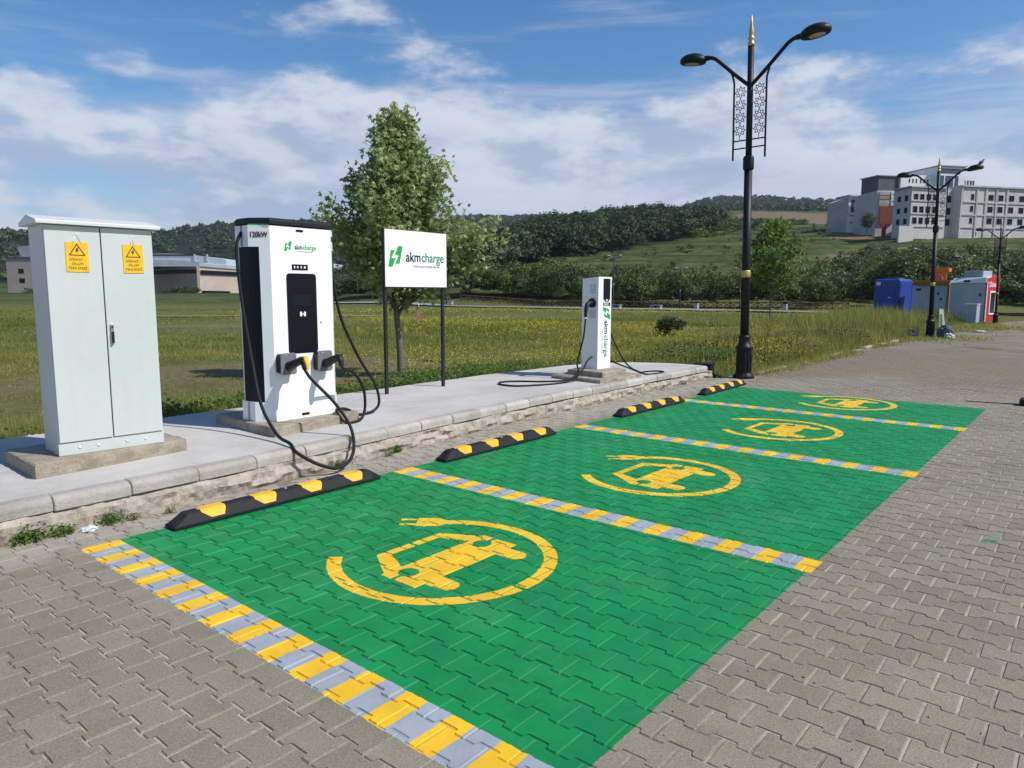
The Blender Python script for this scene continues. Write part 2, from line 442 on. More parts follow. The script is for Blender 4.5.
def make_land():
    az = np.concatenate([np.arange(-180, -60, 4.0), np.arange(-60, 60, 0.42), np.arange(60, 180.1, 4.0)])
    rr = np.concatenate([[0.0], np.geomspace(1.2, 40, 130), np.geomspace(41, 4200, 165)])
    A, R = np.meshgrid(np.radians(az) + YAW, rr, indexing='ij')
    Xg = R * np.sin(A); Yg = R * np.cos(A); Zg = land(Xg, Yg)
    na, nr = Xg.shape
    V = np.stack([Xg, Yg, Zg], -1).reshape(-1, 3)
    i, j = np.meshgrid(np.arange(na - 1), np.arange(nr - 1), indexing='ij')
    a = (i * nr + j).ravel(); Fq = np.stack([a, a + 1, a + nr + 1, a + nr], 1)
    Fq = Fq[:, ::-1]
    o = rawmesh('terrain', V, Fq, M_ground, smooth=True)
    d = V[:, 0] * F2.x + V[:, 1] * F2.y; l = V[:, 0] * RT.x + V[:, 1] * RT.y; u = 512 + 716.4 * l / np.maximum(d, 1)
    def blob(u0, u1, d0, d1, s=1.0):
        w = np.clip(np.minimum((u - u0) / (0.18 * (u1 - u0)), (u1 - u) / (0.18 * (u1 - u0))), 0, 1) * np.clip(np.minimum((d - d0) / (0.18 * (d1 - d0)), (d1 - d) / (0.18 * (d1 - d0))), 0, 1)
        return w * s
    e = np.maximum.reduce([blob(715, 860, 470, 690, 0.9), blob(725, 800, 205, 224, 0.62), blob(795, 900, 150, 172, 0.55), blob(830, 1060, 166, 182, 0.6),
        blob(810, 900, 205, 262, 0.62), blob(960, 1060, 186, 200, 0.5), blob(-60, 1100, 26, 31, 0.33), blob(-100, 420, 14, 19, 0.40)])
    at = o.data.attributes.new('earth', 'FLOAT', 'POINT'); at.data.foreach_set('value', e.astype(np.float32))
    bare = np.clip(-field_patch(V[:, 0], V[:, 1]) * 1.6, 0, 1) * (d < 80)
    at = o.data.attributes.new('bare', 'FLOAT', 'POINT'); at.data.foreach_set('value', bare.astype(np.float32))
    s = np.clip((d - 80) / 25, 0, 1)
    at = o.data.attributes.new('slope', 'FLOAT', 'POINT'); at.data.foreach_set('value', s.astype(np.float32))
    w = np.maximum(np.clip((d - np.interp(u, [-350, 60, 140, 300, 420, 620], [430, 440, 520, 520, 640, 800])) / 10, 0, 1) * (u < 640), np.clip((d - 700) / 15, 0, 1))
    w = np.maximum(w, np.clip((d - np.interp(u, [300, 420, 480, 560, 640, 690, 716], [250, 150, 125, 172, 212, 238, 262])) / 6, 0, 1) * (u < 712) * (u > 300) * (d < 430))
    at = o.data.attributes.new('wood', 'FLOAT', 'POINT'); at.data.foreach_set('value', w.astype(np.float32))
    tag(o, kind='structure')
    return o
make_land()

# ------------------------------------------------------------------ paving
PL, PW = 0.206, 0.147          # paver length (along Y) and row pitch (along X)
PX0, PY0 = 1.972, 1.36
STRIPE_X = (1.588, 4.158, 6.987, 9.787)
STRIPE_W = 0.235
Y_T, Y_B, X_F = 4.84, 1.235, 11.92
STRIPE_T = 0.2527

def paver_material():
    m = bpy.data.materials.new('concrete_paver_with_paint'); m.use_nodes = True; nt = m.node_tree; X.nt = nt
    b = nt.nodes['Principled BSDF']
    g = nt.nodes.new('ShaderNodeNewGeometry'); pos = g.outputs['Position']
    sp = nt.nodes.new('ShaderNodeSeparateXYZ'); nt.links.new(pos, sp.inputs[0])
    wob = X(noise(nt, pos, 24, 3, 0.6)) - 0.5
    wob2 = X(noise(nt, vecscale(nt, pos, (1, 1, 1), (7, 3, 1)), 24, 3, 0.6)) - 0.5
    x = X(sp.outputs[0]) + wob * 0.016; y = X(sp.outputs[1]) + wob2 * 0.016; z = X(sp.outputs[2])
    # bare concrete
    at = nt.nodes.new('ShaderNodeAttribute'); at.attribute_name = 'rnd'
    oi = nt.nodes.new('ShaderNodeObjectInfo')
    rnd = X.op('FRACT', X(at.outputs['Fac']) + X(oi.outputs['Random']) * 7.31)
    n1 = X(noise(nt, pos, 0.55, 5, 0.6)); n2 = X(noise(nt, pos, 6.5, 6, 0.7)); n3 = X(noise(nt, pos, 110, 4, 0.75))
    c = mixc(nt, rnd, (0.198, 0.172, 0.116), (0.268, 0.237, 0.168))
    c = mixc(nt, n1.step(0.35, 0.7) * 0.55, c, (0.33, 0.292, 0.212))
    c = mixc(nt, n2.step(0.52, 0.75) * 0.5, c, (0.365, 0.327, 0.248))
    c = mixc(nt, n2.step(0.48, 0.25) * 0.45, c, (0.122, 0.106, 0.080))
    c = mixc(nt, n3.step(0.35, 0.68), mixc(nt, 0.34, c, (0.06, 0.055, 0.048)), mixc(nt, 0.12, c, (0.55, 0.52, 0.47)))
    stain = X(noise(nt, pos, 0.9, 6, 0.75)).step(0.60, 0.74)
    c = mixc(nt, stain * 0.45, c, (0.085, 0.075, 0.058))
    scr = X(noise(nt, vecscale(nt, pos, (9, 1.2, 1), (2, 5, 0)), 1.0, 5, 0.7)).step(0.66, 0.76)
    c = mixc(nt, scr * 0.35, c, (0.40, 0.375, 0.32))
    # earth washed over the far and kerbside pavers
    soil = (X(noise(nt, pos, 0.35, 5, 0.65)) + (X(sp.outputs[0]) - 12.0).step(0.0, 6.0) * 0.34 + (X(sp.outputs[1]) - 3.6).step(0.0, 1.6) * (X(sp.outputs[0]) - 12.4).step(0.0, 1.0) * 0.2).step(0.56, 0.80)
    c = mixc(nt, soil * 0.72, c, (0.185, 0.145, 0.098))
    c = mixc(nt, X(noise(nt, pos, 2.2, 3, 0.5)).step(0.70, 0.76) * 0.6, c, (0.105, 0.098, 0.088))
    kd = (y + X(noise(nt, pos, 1.7, 5, 0.65)) * 0.5 - 0.25 - 0.03 * x).step(4.55, 5.0)
    kd = kd * X(noise(nt, pos, 5.5, 5, 0.7)).step(0.30, 0.55)
    c = mixc(nt, kd * 0.8, c, mixc(nt, n3.step(0.3, 0.7), (0.28, 0.25, 0.205), (0.44, 0.405, 0.35)))
    # paint layout
    tl = y - 0.004 * (x - 1.588)
    inbay = (x.gt(STRIPE_X[0] + 0.05)) * x.lt(X_F) * y.gt(Y_B) * tl.lt(Y_T)
    # the painted edge towards the kerb steps back beside the wheel stops
    cx = 2.98 + x.gt(STRIPE_X[1]) * 2.65 + x.gt(STRIPE_X[2]) * 2.87 + x.gt(STRIPE_X[3]) * 2.72
    cy = 3.02 + x.gt(STRIPE_X[1]) * -0.04 + x.gt(STRIPE_X[2]) * -0.05
    stripe = None; yel = None
    for k, sx in enumerate(STRIPE_X):
        s = x.gt(sx) * x.lt(sx + STRIPE_W)
        stripe = s if stripe is None else stripe.max(s)
    ph = X.op('FRACT', (Y_T - tl) / STRIPE_T + 10.0)
    yb = ph.lt(0.47)
    stripe = stripe * tl.lt(Y_T) * y.gt(Y_B - 0.025)
    # charging-car symbol
    px = x - cx; py = y - cy
    rad = X.op('SQRT', px * px + py * py); ang = X.op('ARCTAN2', py, px)   # -pi..pi
    arc = (ang.gt(math.radians(132)) + ang.lt(math.radians(45))).min(1.0)
    gap = (ang + math.radians(96)).abs().gt(0.022)
    ring = rad.gt(0.612) * rad.lt(0.697) * arc * gap
    q = math.radians(45)
    # plug frame: origin at end of cord, a = along the cord's end, d = across
    ox, oy = 0.655 * math.cos(q), 0.655 * math.sin(q); ca, sa = math.cos(q + PI / 2 - 0.1), math.sin(q + PI / 2 - 0.1)
    a = (px - ox) * ca + (py - oy) * sa; d = (px - ox) * -sa + (py - oy) * ca
    plug = a.gt(-0.02) * a.lt(0.19) * d.abs().lt((a * 0.9 + 0.055).min(0.088))
    prong = a.gt(0.18) * a.lt(0.31) * (d.abs() - 0.052).abs().lt(0.017)
    def half(ax, ay, bx, by):     # left of the edge a->b
        return ((px - ax) * -(by - ay) + (py - ay) * (bx - ax)).gt(0.0)
    def poly(pts):
        r_ = None
        for i in range(len(pts)):
            h = half(*pts[i], *pts[(i + 1) % len(pts)]); r_ = h if r_ is None else r_ * h
        return r_
    def disc(ax, ay, r_): return ((px - ax) * (px - ax) + (py - ay) * (py - ay)).lt(r_ * r_)
    def rect(x0, y0, x1, y1): return px.gt(x0) * px.lt(x1) * py.gt(y0) * py.lt(y1)
    cabin = poly([(-0.44, 0.03), (0.44, 0.03), (0.275, 0.325), (-0.255, 0.325)])
    glass = poly([(-0.285, 0.065), (0.300, 0.065), (0.215, 0.262), (-0.190, 0.262)])
    nick = (px - 0.02).abs().gt(0.012).max(py.lt(0.25))
    body = rect(-0.44, -0.225, 0.44, 0.065)
    wheel = rect(-0.37, -0.335, -0.235, -0.2).max(rect(0.225, -0.335, 0.36, -0.2)).max(disc(-0.302, -0.33, 0.067)).max(disc(0.292, -0.33, 0.067))
    lamps = disc(-0.315, -0.03, 0.062).max(disc(0.315, -0.03, 0.062))
    slit = rect(-0.46, -0.045, -0.36, -0.022).max(rect(0.36, -0.045, 0.46, -0.022))
    car = ((cabin * glass.inv() * nick).max(body) * lamps.inv() * slit.inv()).max(wheel)
    sym = ring.max(plug).max(prong).max(car) * inbay
    # paint colours, scuffed and dusty
    w1 = X(noise(nt, pos, 3.0, 5, 0.65)); w2 = X(noise(nt, pos, 55, 4, 0.7))
    def tone(cc, k=1.0): return mixc(nt, w1.step(0.3, 0.72), tuple(v * 0.86 for v in cc), tuple(v * 1.12 for v in cc))
    green = mixc(nt, rnd, tone((0.004, 0.205, 0.056)), tone((0.007, 0.235, 0.066))); yellow = tone((0.78, 0.47, 0.022)); grey = tone((0.315, 0.345, 0.385))
    p = mixc(nt, sym, green, yellow)
    p = mixc(nt, rnd * 0.16, p, (0.0, 0.13, 0.04)) if False else p
    p = mixc(nt, stripe, p, mixc(nt, yb, grey, yellow))
    dust = (X(noise(nt, pos, 1.4, 6, 0.7)) * 0.6 + w2 * 0.4).step(0.50, 0.74)
    p = mixc(nt, dust * 0.14, p, (0.42, 0.42, 0.36))
    mask = inbay.max(stripe)
    wear = (w2 * 0.5 + X(noise(nt, pos, 8, 5, 0.7)) * 0.5).step(0.69, 0.73)
    deep = z.lt(-0.0042)                                   # the sand in the joints took less paint
    chip = wear.max(deep * X(noise(nt, pos, 13, 4, 0.7)).step(0.66, 0.72))
    mask = mask * chip.inv()
    # drips of green on the bare pavers beside the bays
    drip = X(noise(nt, vecscale(nt, pos, (1, 1, 1), (3, 9, 0)), 5.0, 2, 0.4)).step(0.735, 0.75)
    c = mixc(nt, drip * y.gt(0.2) * y.lt(1.3), c, (0.012, 0.19, 0.075))
    out = mixc(nt, mask, c, p)
    nt.links.new(out, b.inputs['Base Color'])
    nt.links.new((0.9 - mask * 0.30 + (w2 - 0.5) * 0.15).v, b.inputs['Roughness'])
    b.inputs['Specular IOR Level'].default_value = 0.25
    bn = nt.nodes.new('ShaderNodeBump'); bn.inputs['Strength'].default_value = 0.45; bn.inputs['Distance'].default_value = 0.004
    hh = X(noise(nt, pos, 160, 4, 0.7)) * 0.7 + X(noise(nt, pos, 22, 4, 0.6)) * 1.1
    nt.links.new(hh.v, bn.inputs['Height']); nt.links.new(bn.outputs[0], b.inputs['Normal'])
    return m
M_paver = paver_material()

def sand_material():
    m = bpy.data.materials.new('joint_sand'); m.use_nodes = True; nt = m.node_tree; X.nt = nt
    b = nt.nodes['Principled BSDF']
    g = nt.nodes.new('ShaderNodeNewGeometry'); pos = g.outputs['Position']
    sp = nt.nodes.new('ShaderNodeSeparateXYZ'); nt.links.new(pos, sp.inputs[0]); x = X(sp.outputs[0]); y = X(sp.outputs[1])
    n1 = X(noise(nt, pos, 2.0, 5, 0.7)); n2 = X(noise(nt, pos, 60, 3, 0.7))
    c = mixc(nt, n1.step(0.36, 0.62), (0.20, 0.17, 0.125), (0.47, 0.425, 0.345))
    c = mixc(nt, n2.step(0.3, 0.7) * 0.3, c, (0.12, 0.10, 0.07))
    inb = x.gt(STRIPE_X[0] + STRIPE_W) * x.lt(X_F) * y.gt(Y_B) * y.lt(Y_T)
    c = mixc(nt, inb * n1.step(0.78, 0.62) * 0.95, c, (0.004, 0.190, 0.064))
    ph = X.op('FRACT', (Y_T - y) / STRIPE_T + 10.0)
    st = None
    for sx in STRIPE_X:
        q = x.gt(sx) * x.lt(sx + STRIPE_W); st = q if st is None else st.max(q)
    c = mixc(nt, st * y.gt(Y_B) * y.lt(Y_T) * 0.95, c, mixc(nt, ph.lt(0.47), (0.27, 0.295, 0.33), (0.66, 0.39, 0.02)))
    # beyond the modelled pavers the surface reads as dusty worn paving
    nt.links.new(c, b.inputs['Base Color']); b.inputs['Roughness'].default_value = 0.95; b.inputs['Specular IOR Level'].default_value = 0.15
    bn = nt.nodes.new('ShaderNodeBump'); bn.inputs['Strength'].default_value = 0.6; bn.inputs['Distance'].default_value = 0.004
    nt.links.new(noise(nt, pos, 90, 4, 0.7), bn.inputs['Height']); nt.links.new(bn.outputs[0], b.inputs['Normal'])
    return m
M_sand = sand_material()

def far_paving_material():
    m = bpy.data.materials.new('far_worn_paving'); m.use_nodes = True; nt = m.node_tree; X.nt = nt
    b = nt.nodes['Principled BSDF']
    g = nt.nodes.new('ShaderNodeNewGeometry'); pos = g.outputs['Position']
    br = nt.nodes.new('ShaderNodeTexBrick')
    mp = nt.nodes.new('ShaderNodeMapping'); mp.inputs['Rotation'].default_value = (0, 0, PI / 2); nt.links.new(pos, mp.inputs['Vector'])
    nt.links.new(mp.outputs[0], br.inputs['Vector'])
    br.inputs['Scale'].default_value = 1.0; br.inputs['Brick Width'].default_value = PL; br.inputs['Row Height'].default_value = PW
    br.inputs['Mortar Size'].default_value = 0.006; br.inputs['Color1'].default_value = (0.20, 0.18, 0.152, 1); br.inputs['Color2'].default_value = (0.26, 0.238, 0.205, 1)
    br.inputs['Mortar'].default_value = (0.13, 0.112, 0.088, 1)
    n1 = X(noise(nt, pos, 0.22, 6, 0.65)); n2 = X(noise(nt, pos, 1.6, 6, 0.7))
    c = mixc(nt, (n1 * 0.7 + n2 * 0.3).step(0.36, 0.60) * 0.9, br.outputs[0], (0.205, 0.165, 0.115))
    c = mixc(nt, n2.step(0.5, 0.72) * 0.4, c, (0.30, 0.275, 0.235))
    c = mixc(nt, X(noise(nt, pos, 0.5, 5, 0.7)).step(0.50, 0.66) * 0.7, c, (0.100, 0.098, 0.045))
    nt.links.new(c, b.inputs['Base Color']); b.inputs['Roughness'].default_value = 0.95; b.inputs['Specular IOR Level'].default_value = 0.15
    return m
M_far = far_paving_material()

# one paver of the interlocking bone shape
_h = PL / 2 - 0.0022; _a = 0.0870 - 0.0022; _b = PW - 0.0870 - 0.0022
OUT = [(_a, -_h), (_a, -0.0600), (_a - 0.003, -0.0565), (_b + 0.003, -0.0505), (_b, -0.0470), (_b, 0.0470), (_b + 0.003, 0.0505), (_a - 0.003, 0.0565), (_a, 0.0600), (_a, _h)]
OUT = OUT + [(-x, -y) for x, y in OUT]
OUT = np.array(OUT); NP = len(OUT)
def paver_template():
    inn = OUT * np.array([(1 - 0.0056 / 0.075), (1 - 0.0056 / 0.1)])
    V = np.concatenate([np.c_[inn, np.zeros(NP)], np.c_[OUT, np.full(NP, -0.0082)], np.c_[OUT, np.full(NP, -0.030)]])
    top = list(range(NP))
    quads = [(i, NP + i, NP + (i + 1) % NP, (i + 1) % NP) for i in range(NP)]
    quads = [(NP + i, NP + (i + 1) % NP, (i + 1) % NP, i) for i in range(NP)] + [(2 * NP + i, 2 * NP + (i + 1) % NP, NP + (i + 1) % NP, NP + i) for i in range(NP)]
    return V, top, quads
PV, PTOP, PQ = paver_template()
pm = bpy.data.meshes.new('paver'); pm.from_pydata([tuple(v) for v in PV], [], [PTOP] + PQ); pm.materials.append(M_paver); pm.update()
# quads only, for the joined sheet: the top as five strips
def quad_top():
    n = NP; q = []
    # vertices 0..9 on the +x side going up, 10..19 on the -x side going down
    for i in range(9): q.append((i, i + 1, 18 - i, 19 - i))
    return q
PQ_ALL = np.array(quad_top() + PQ[:NP], dtype=np.int32)      # joined pavers: tops and bevels reach below the sand

def project(x, y, z=0.0):
    v = np.stack([x, y, np.full_like(x, z - CAM_H)], -1)
    f = v @ np.array(_F); r_ = v @ np.array(_R2); u = v @ np.array(_U2)
    f = np.where(f < 0.2, np.nan, f)
    return 512 + 716.4 * r_ / f, 384 - 716.4 * u / f, f
PAVE_END = 23.0
def lot_edge(x):
    return np.where(x < 12.9, kerb_y(np.minimum(x, 12.9)) - 0.02, np.where(x < 13.6, 5.6, 5.30 + 0.012 * (x - 13.6)))
ii, jj = np.meshgrid(np.arange(-14, 150), np.arange(-60, 32), indexing='ij')
cxs = PX0 + ii * PW; cys = PY0 + PL / 2 + jj * PL + np.where(ii % 2 == 0, 0.0, 0.105)
cxs = cxs.ravel().astype(float); cys = cys.ravel().astype(float)
uu, vv, dep = project(cxs, cys)
keep = (cxs < PAVE_END) & (cys < lot_edge(cxs) - 0.05) & (dep < PAVE_END + 3) & (uu > -260) & (uu < 1284) & (vv < 1000)
cxs, cys, uu, vv, dep = (q[keep] for q in (cxs, cys, uu, vv, dep))
bay = np.full(len(cxs), -1)
for k in range(4):
    x1 = STRIPE_X[k + 1] if k < 3 else X_F
    bay[(cxs > STRIPE_X[k]) & (cxs <= x1) & (cys > Y_B) & (cys < Y_T)] = k
inview = (uu > -5) & (uu < 1029) & (vv < 773)
jz = rng.normal(0, 0.0007, len(cxs)) + 0.0009 * pnoise(cxs / 1.1, cys / 1.1, 21); tx = rng.normal(0, 0.005, len(cxs)); ty = rng.normal(0, 0.005, len(cxs)); tz = rng.normal(0, 0.006, len(cxs))
single = np.zeros(len(cxs), bool)
owner = {}
lotbed = MB()
def sheet(name, pts, z, m, n=1):
    b_ = MB(); b_.add([(x, y, z) for x, y in pts], [tuple(range(len(pts)))]); return b_.build(name, m)
# bed under the pavers (sand), with the far paving continuing it
bedx = list(np.linspace(-9, 12.9, 24))
lot = sheet('paved_lot', [(-9, -30), (PAVE_END + 0.05, -30), (PAVE_END + 0.05, 5.42)] + [(13.6, 5.32), (13.55, 5.62), (12.9, 5.62)] + [(x, float(kerb_y(x)) + 0.05) for x in bedx[::-1]], -0.0050, M_sand)
tag(lot, kind='structure')
farlot = sheet('far_paved_lot', [(PAVE_END + 0.05, -60), (130, -60), (130, -2), (64, 2.5), (50, 4.6), (38, 5.2), (30, 5.3), (PAVE_END + 0.05, 5.42)], -0.004, M_far)
tag(farlot, kind='structure')
bays = []
BAYNAME = ('nearest', 'second', 'third', 'farthest')
for k in range(4):
    x0 = STRIPE_X[k]; x1 = STRIPE_X[k + 1] if k < 3 else X_F
    e = empty('parking_bay', ((x0 + x1) / 2, (Y_T + Y_B) / 2, -0.010))
    tag(e, 'green painted charging bay with yellow car symbol, %s of the four bays' % BAYNAME[k], 'parking bay', 'green charging bays', 'structure')
    bays.append(e)
def place_pavers(idx, parent):
    pl = parent.location
    for i in idx:
        o = bpy.data.objects.new('paver', pm); col.objects.link(o); o.parent = parent
        o.location = (cxs[i] - pl.x, cys[i] - pl.y, jz[i] - pl.z)
        o.rotation_euler = (tx[i], ty[i], tz[i])
for k in range(3):
    idx = np.where((bay == k) & inview)[0]
    idx = idx[np.argsort(dep[idx])][:300]; single[idx] = True
    place_pavers(idx, bays[k])
idx = np.where((bay == -1) & inview)[0]; idx = idx[np.argsort(dep[idx])][:300]; single[idx] = True
place_pavers(idx, lot)
def joined(name, idx, parent):
    n = len(idx)
    pl = np.array(parent.location)
    P = np.broadcast_to(PV, (n,) + PV.shape).copy()
    c_, s_ = np.cos(tz[idx])[:, None], np.sin(tz[idx])[:, None]
    x = P[:, :, 0] * c_ - P[:, :, 1] * s_; y = P[:, :, 0] * s_ + P[:, :, 1] * c_
    zz = P[:, :, 2] + y * tx[idx][:, None] - x * ty[idx][:, None] + jz[idx][:, None]
    V = np.stack([x + cxs[idx][:, None], y + cys[idx][:, None], zz], -1).reshape(-1, 3) - pl
    Fq = (PQ_ALL[None] + (np.arange(n) * len(PV))[:, None, None]).reshape(-1, 4)
    o = rawmesh(name, V, Fq, M_paver, np.repeat(rng.random(n), len(PV)), parent)
    tag(o, kind='stuff'); return o
for k in range(4):
    idx = np.where((bay == k) & ~single)[0]
    if len(idx): joined('pavers', idx, bays[k])
joined('pavers', np.where((bay == -1) & ~single)[0], lot)
print('pavers', len(cxs), single.sum())
# ------------------------------------------------------------------ slab and kerb
M_slab = mat('slab_concrete', (0.53, 0.505, 0.47), 0.9, 0.10, 1.1, 0.45, 60, c2=(0.40, 0.378, 0.345))
M_kerb = mat('kerb_concrete', (0.43, 0.405, 0.365), 0.9, 0.18, 3.0, 0.8, 50, c2=(0.29, 0.265, 0.225), objvar=0.13)
M_found = mat('rough_foundation', (0.46, 0.41, 0.34), 0.95, 0.2, 9.0, 1.0, 40, c2=(0.22, 0.185, 0.145))
M_old = mat('stained_plinth_concrete', (0.36, 0.315, 0.245), 0.95, 0.25, 7.0, 1.0, 40, c2=(0.13, 0.105, 0.075))
SLAB_Z = 0.25
def slab_back(x): return float(np.interp(x, [-9, 2, 7, 8.7, 10.8, 11.6, 12.3, 12.62], [7.7, 7.75, 7.85, 7.9, 7.8, 7.65, 7.2, 6.6]))
sx = list(np.linspace(-9, 12.5, 44)); bxs = list(np.linspace(-9, 11.6, 30)) + [12.0, 12.3, 12.5, 12.62]
poly = [(x, float(kerb_y(x)) + 0.135) for x in sx] + [(12.66, 5.86), (12.66, 6.3)] + [(x, slab_back(x) + 0.02 * math.sin(x * 5.3)) for x in bxs[::-1]]
b_ = MB(); b_.prism(poly, -0.06, SLAB_Z)
tag(b_.build('concrete_slab', M_slab), kind='structure')
# rough cast footing below the kerbstones
def footing():
    xs = np.linspace(-9, 12.72, 1300); V = []; rows = ((0.012, -0.04), (0.0, 0.03), (-0.008, 0.07), (0.0, 0.115), (0.022, 0.146), (0.06, 0.152), (0.14, 0.152))
    r1 = np.random.default_rng(4)
    base = r1.normal(0, 1, (len(xs), len(rows)))
    b2_ = r1.normal(0, 1, base.shape)
    for _ in range(1): base[1:-1] = (base[:-2] + base[1:-1] * 2 + base[2:]) / 4
    for _ in range(30): b2_[1:-1] = (b2_[:-2] + b2_[1:-1] * 2 + b2_[2:]) / 4
    base = base * 0.45 + b2_ * 2.2
    bk = 0.02 * pnoise(xs * 1.9, xs * 0, 8)
    for i, x in enumerate(xs):
        for k, (dy, z) in enumerate(rows):
            a = 1 if k < 5 else 0.2
            V.append((x, float(kerb_y(x)) + dy + a * (0.022 * base[i, k] + bk[i]), z + (0.008 * base[i, (k + 2) % 7] if 0 < k < 5 else 0)))
    n = len(rows); F_ = [(i*n+k, (i+1)*n+k, (i+1)*n+k+1, i*n+k+1) for i in range(len(xs)-1) for k in range(n-1)]
    o = rawmesh('kerb_footing', V, F_, M_found)
    # closed end towards the lamp
    b = MB(); b.box((12.70, 5.70, -0.04), (12.76, 6.6, 0.15)); e = b.build('footing_end', M_found, o)
    tag(o, kind='structure')
footing()
# kerbstones, one by one
kerb = empty('kerb', (2.0, 5.4, 0.15)); tag(kerb, kind='structure')
# mortar behind and between the stones
mo = []; mx = np.linspace(-1.4, 12.62, 60); mp = [(0.012, 0.004), (0.012, 0.055), (0.030, 0.082), (0.06, 0.095), (0.128, 0.097)]
for x in mx:
    for py, pz in mp: mo.append((x - 2.0, float(kerb_y(x)) + 0.006 + py - 5.4, pz))
rawmesh('mortar', mo, [(i*5+k, (i+1)*5+k, (i+1)*5+k+1, i*5+k+1) for i in range(59) for k in range(4)], mat('pale_mortar', (0.40, 0.37, 0.32), 0.95, 0.2, 12, 0.5, 60), None, kerb)
x = -1.4; ki = 0
while x < 12.45:
    L = 0.50; x1 = min(x + L, 12.64); g = 0.003
    yA = float(kerb_y(x)) + 0.006; yB = float(kerb_y(x1)) + 0.006
    an = math.atan2(yB - yA, x1 - x); ln = math.hypot(yB - yA, x1 - x) - 2 * g
    prof = [(0.0, 0.0), (0.0, 0.055)] + [(0.055 - 0.055 * math.cos(t), 0.055 + 0.045 * math.sin(t)) for t in np.linspace(0.3, PI / 2, 5)] + [(0.13, 0.101), (0.13, 0.0)]
    n = len(prof); b_ = MB()
    chip = random.uniform(-0.004, 0.004)
    b_.add([(0, py, pz) for py, pz in prof] + [(ln, py, pz) for py, pz in prof], [(i, n + i, n + (i + 1) % n, (i + 1) % n) for i in range(n)] + [tuple(range(n)), tuple(range(2 * n - 1, n - 1, -1))])
    o = b_.build('kerb_stone', M_kerb, kerb, (x + g - 2.0, yA + chip * 1.8 - 5.4, 0.003 + random.uniform(-0.004, 0.004)), bevel=0.006, seg=1)
    o.rotation_euler = (random.uniform(-.01, .01), random.uniform(-.004, .004), an)
    x = x1; ki += 1

# ------------------------------------------------------------------ plinths
def block(name, quad, z0, z1, m, label, cat, top_in=0.012, group=None):
    """cast concrete block on a four-cornered footprint with broken, uneven edges"""
    r1 = random.Random(len(name) * 31 + int(z1 * 1000)); P = []
    for k in range(4):
        a = Vector((*quad[k], 0)); b = Vector((*quad[(k + 1) % 4], 0)); n = 14
        for i in range(n): P.append(a.lerp(b, i / n))
    c = sum(P, Vector()) / len(P); b_ = MB(); N = len(P); V = []
    lev = (z0, z0 + (z1 - z0) * 0.35, z0 + (z1 - z0) * 0.75, z1 - 0.008, z1)
    for k, z in enumerate(lev):
        for i, q in enumerate(P):
            d = (q - c); inn = (0, 0.0, 0.002, 0.006, 0.020)[k] + r1.uniform(-0.006, 0.006)
            if i % 14 == 0: inn += 0.008
            w = q - d.normalized() * inn
            V.append((w.x, w.y, z + (r1.uniform(-0.004, 0.003) if k else 0)))
    F_ = [(k*N+i, k*N+(i+1) % N, (k+1)*N+(i+1) % N, (k+1)*N+i) for k in range(4) for i in range(N)]
    b_.add(V, F_); b_.add([V[4*N+i] for i in range(N)], [tuple(range(N))])
    o = b_.build(name, m); tag(o, label, cat, group); return o
block('concrete_plinth', [(1.674, 5.87), (2.858, 6.0), (2.84, 6.72), (1.70, 6.66)], 0.247, 0.357, M_old, 'stained concrete plinth under the white electrical cabinet', 'plinth')
block('concrete_plinth', [(3.634, 5.90), (4.76, 6.07), (4.78, 7.10), (3.665, 7.056)], 0.247, 0.343, M_old, 'brown concrete plinth under the tall white charger', 'plinth')
block('concrete_pad', [(9.02, 5.79), (10.22, 5.77), (10.26, 6.82), (9.14, 6.80)], 0.247, 0.308, M_old, 'thin lower concrete pad below the slim charging post', 'plinth')
block('concrete_plinth', [(9.29, 5.925), (10.02, 5.94), (10.08, 6.66), (9.36, 6.64)], 0.306, 0.390, M_old, 'concrete block directly under the slim charging post', 'plinth')

# ------------------------------------------------------------------ electrical cabinet
M_cab = mat('cabinet_paint', (0.552, 0.600, 0.570), 0.42, 0.02, 1.5, 0.05, 300, streak=0.10)
M_roof = mat('cabinet_roof_paint', (0.66, 0.68, 0.68), 0.38, 0.03, 2)
M_seam = mat('dark_seam', (0.025, 0.025, 0.025), 0.7, 0.05)
M_black = mat('black_plastic', (0.010, 0.011, 0.014), 0.5, 0.1, 20, 0.1, 200, spec=0.35)
M_rubber = mat('black_rubber', (0.011, 0.012, 0.014), 0.62, 0.15, 14, 0.25, 140, spec=0.3)
M_sign_y = mat('warning_yellow', (0.85, 0.50, 0.012), 0.5, 0.05, 8)
M_print = mat('black_print', (0.02, 0.016, 0.012), 0.6, 0.05)
M_steel = mat('bright_steel', (0.55, 0.55, 0.56), 0.35, 0.08, 20, metal=0.9)
CA = -math.atan2(0.06, 0.77)
cab = empty('electrical_cabinet', (1.897, 6.045, 0.357), CA)
tag(cab, 'pale grey two-door electrical cabinet with yellow warning signs and pitched lid', 'cabinet')
CW, CDp, CH = 0.76, 0.40, 1.735
b_ = MB(); b_.box((0, 0.004, 0.0), (CW, CDp, CH)); b_.build('body', M_cab, cab, bevel=0.004)
b_ = MB(); b_.box((-0.002, 0.0, 0.0), (CW + 0.002, 0.006, 0.094)); b_.build('base_panel', M_cab, cab, bevel=0.002)
for hx in (0.14, 0.27, 0.48, 0.62):
    b_ = MB(); b_.lathe([(0.0, -0.0006), (0.013, -0.0006), (0.013, 0.0004), (0.0, 0.0004)], 14, Matrix.Translation((hx, -0.0005, 0.05)) @ Matrix.Rotation(PI / 2, 4, 'X')); b_.build('knockout', M_cab, cab)
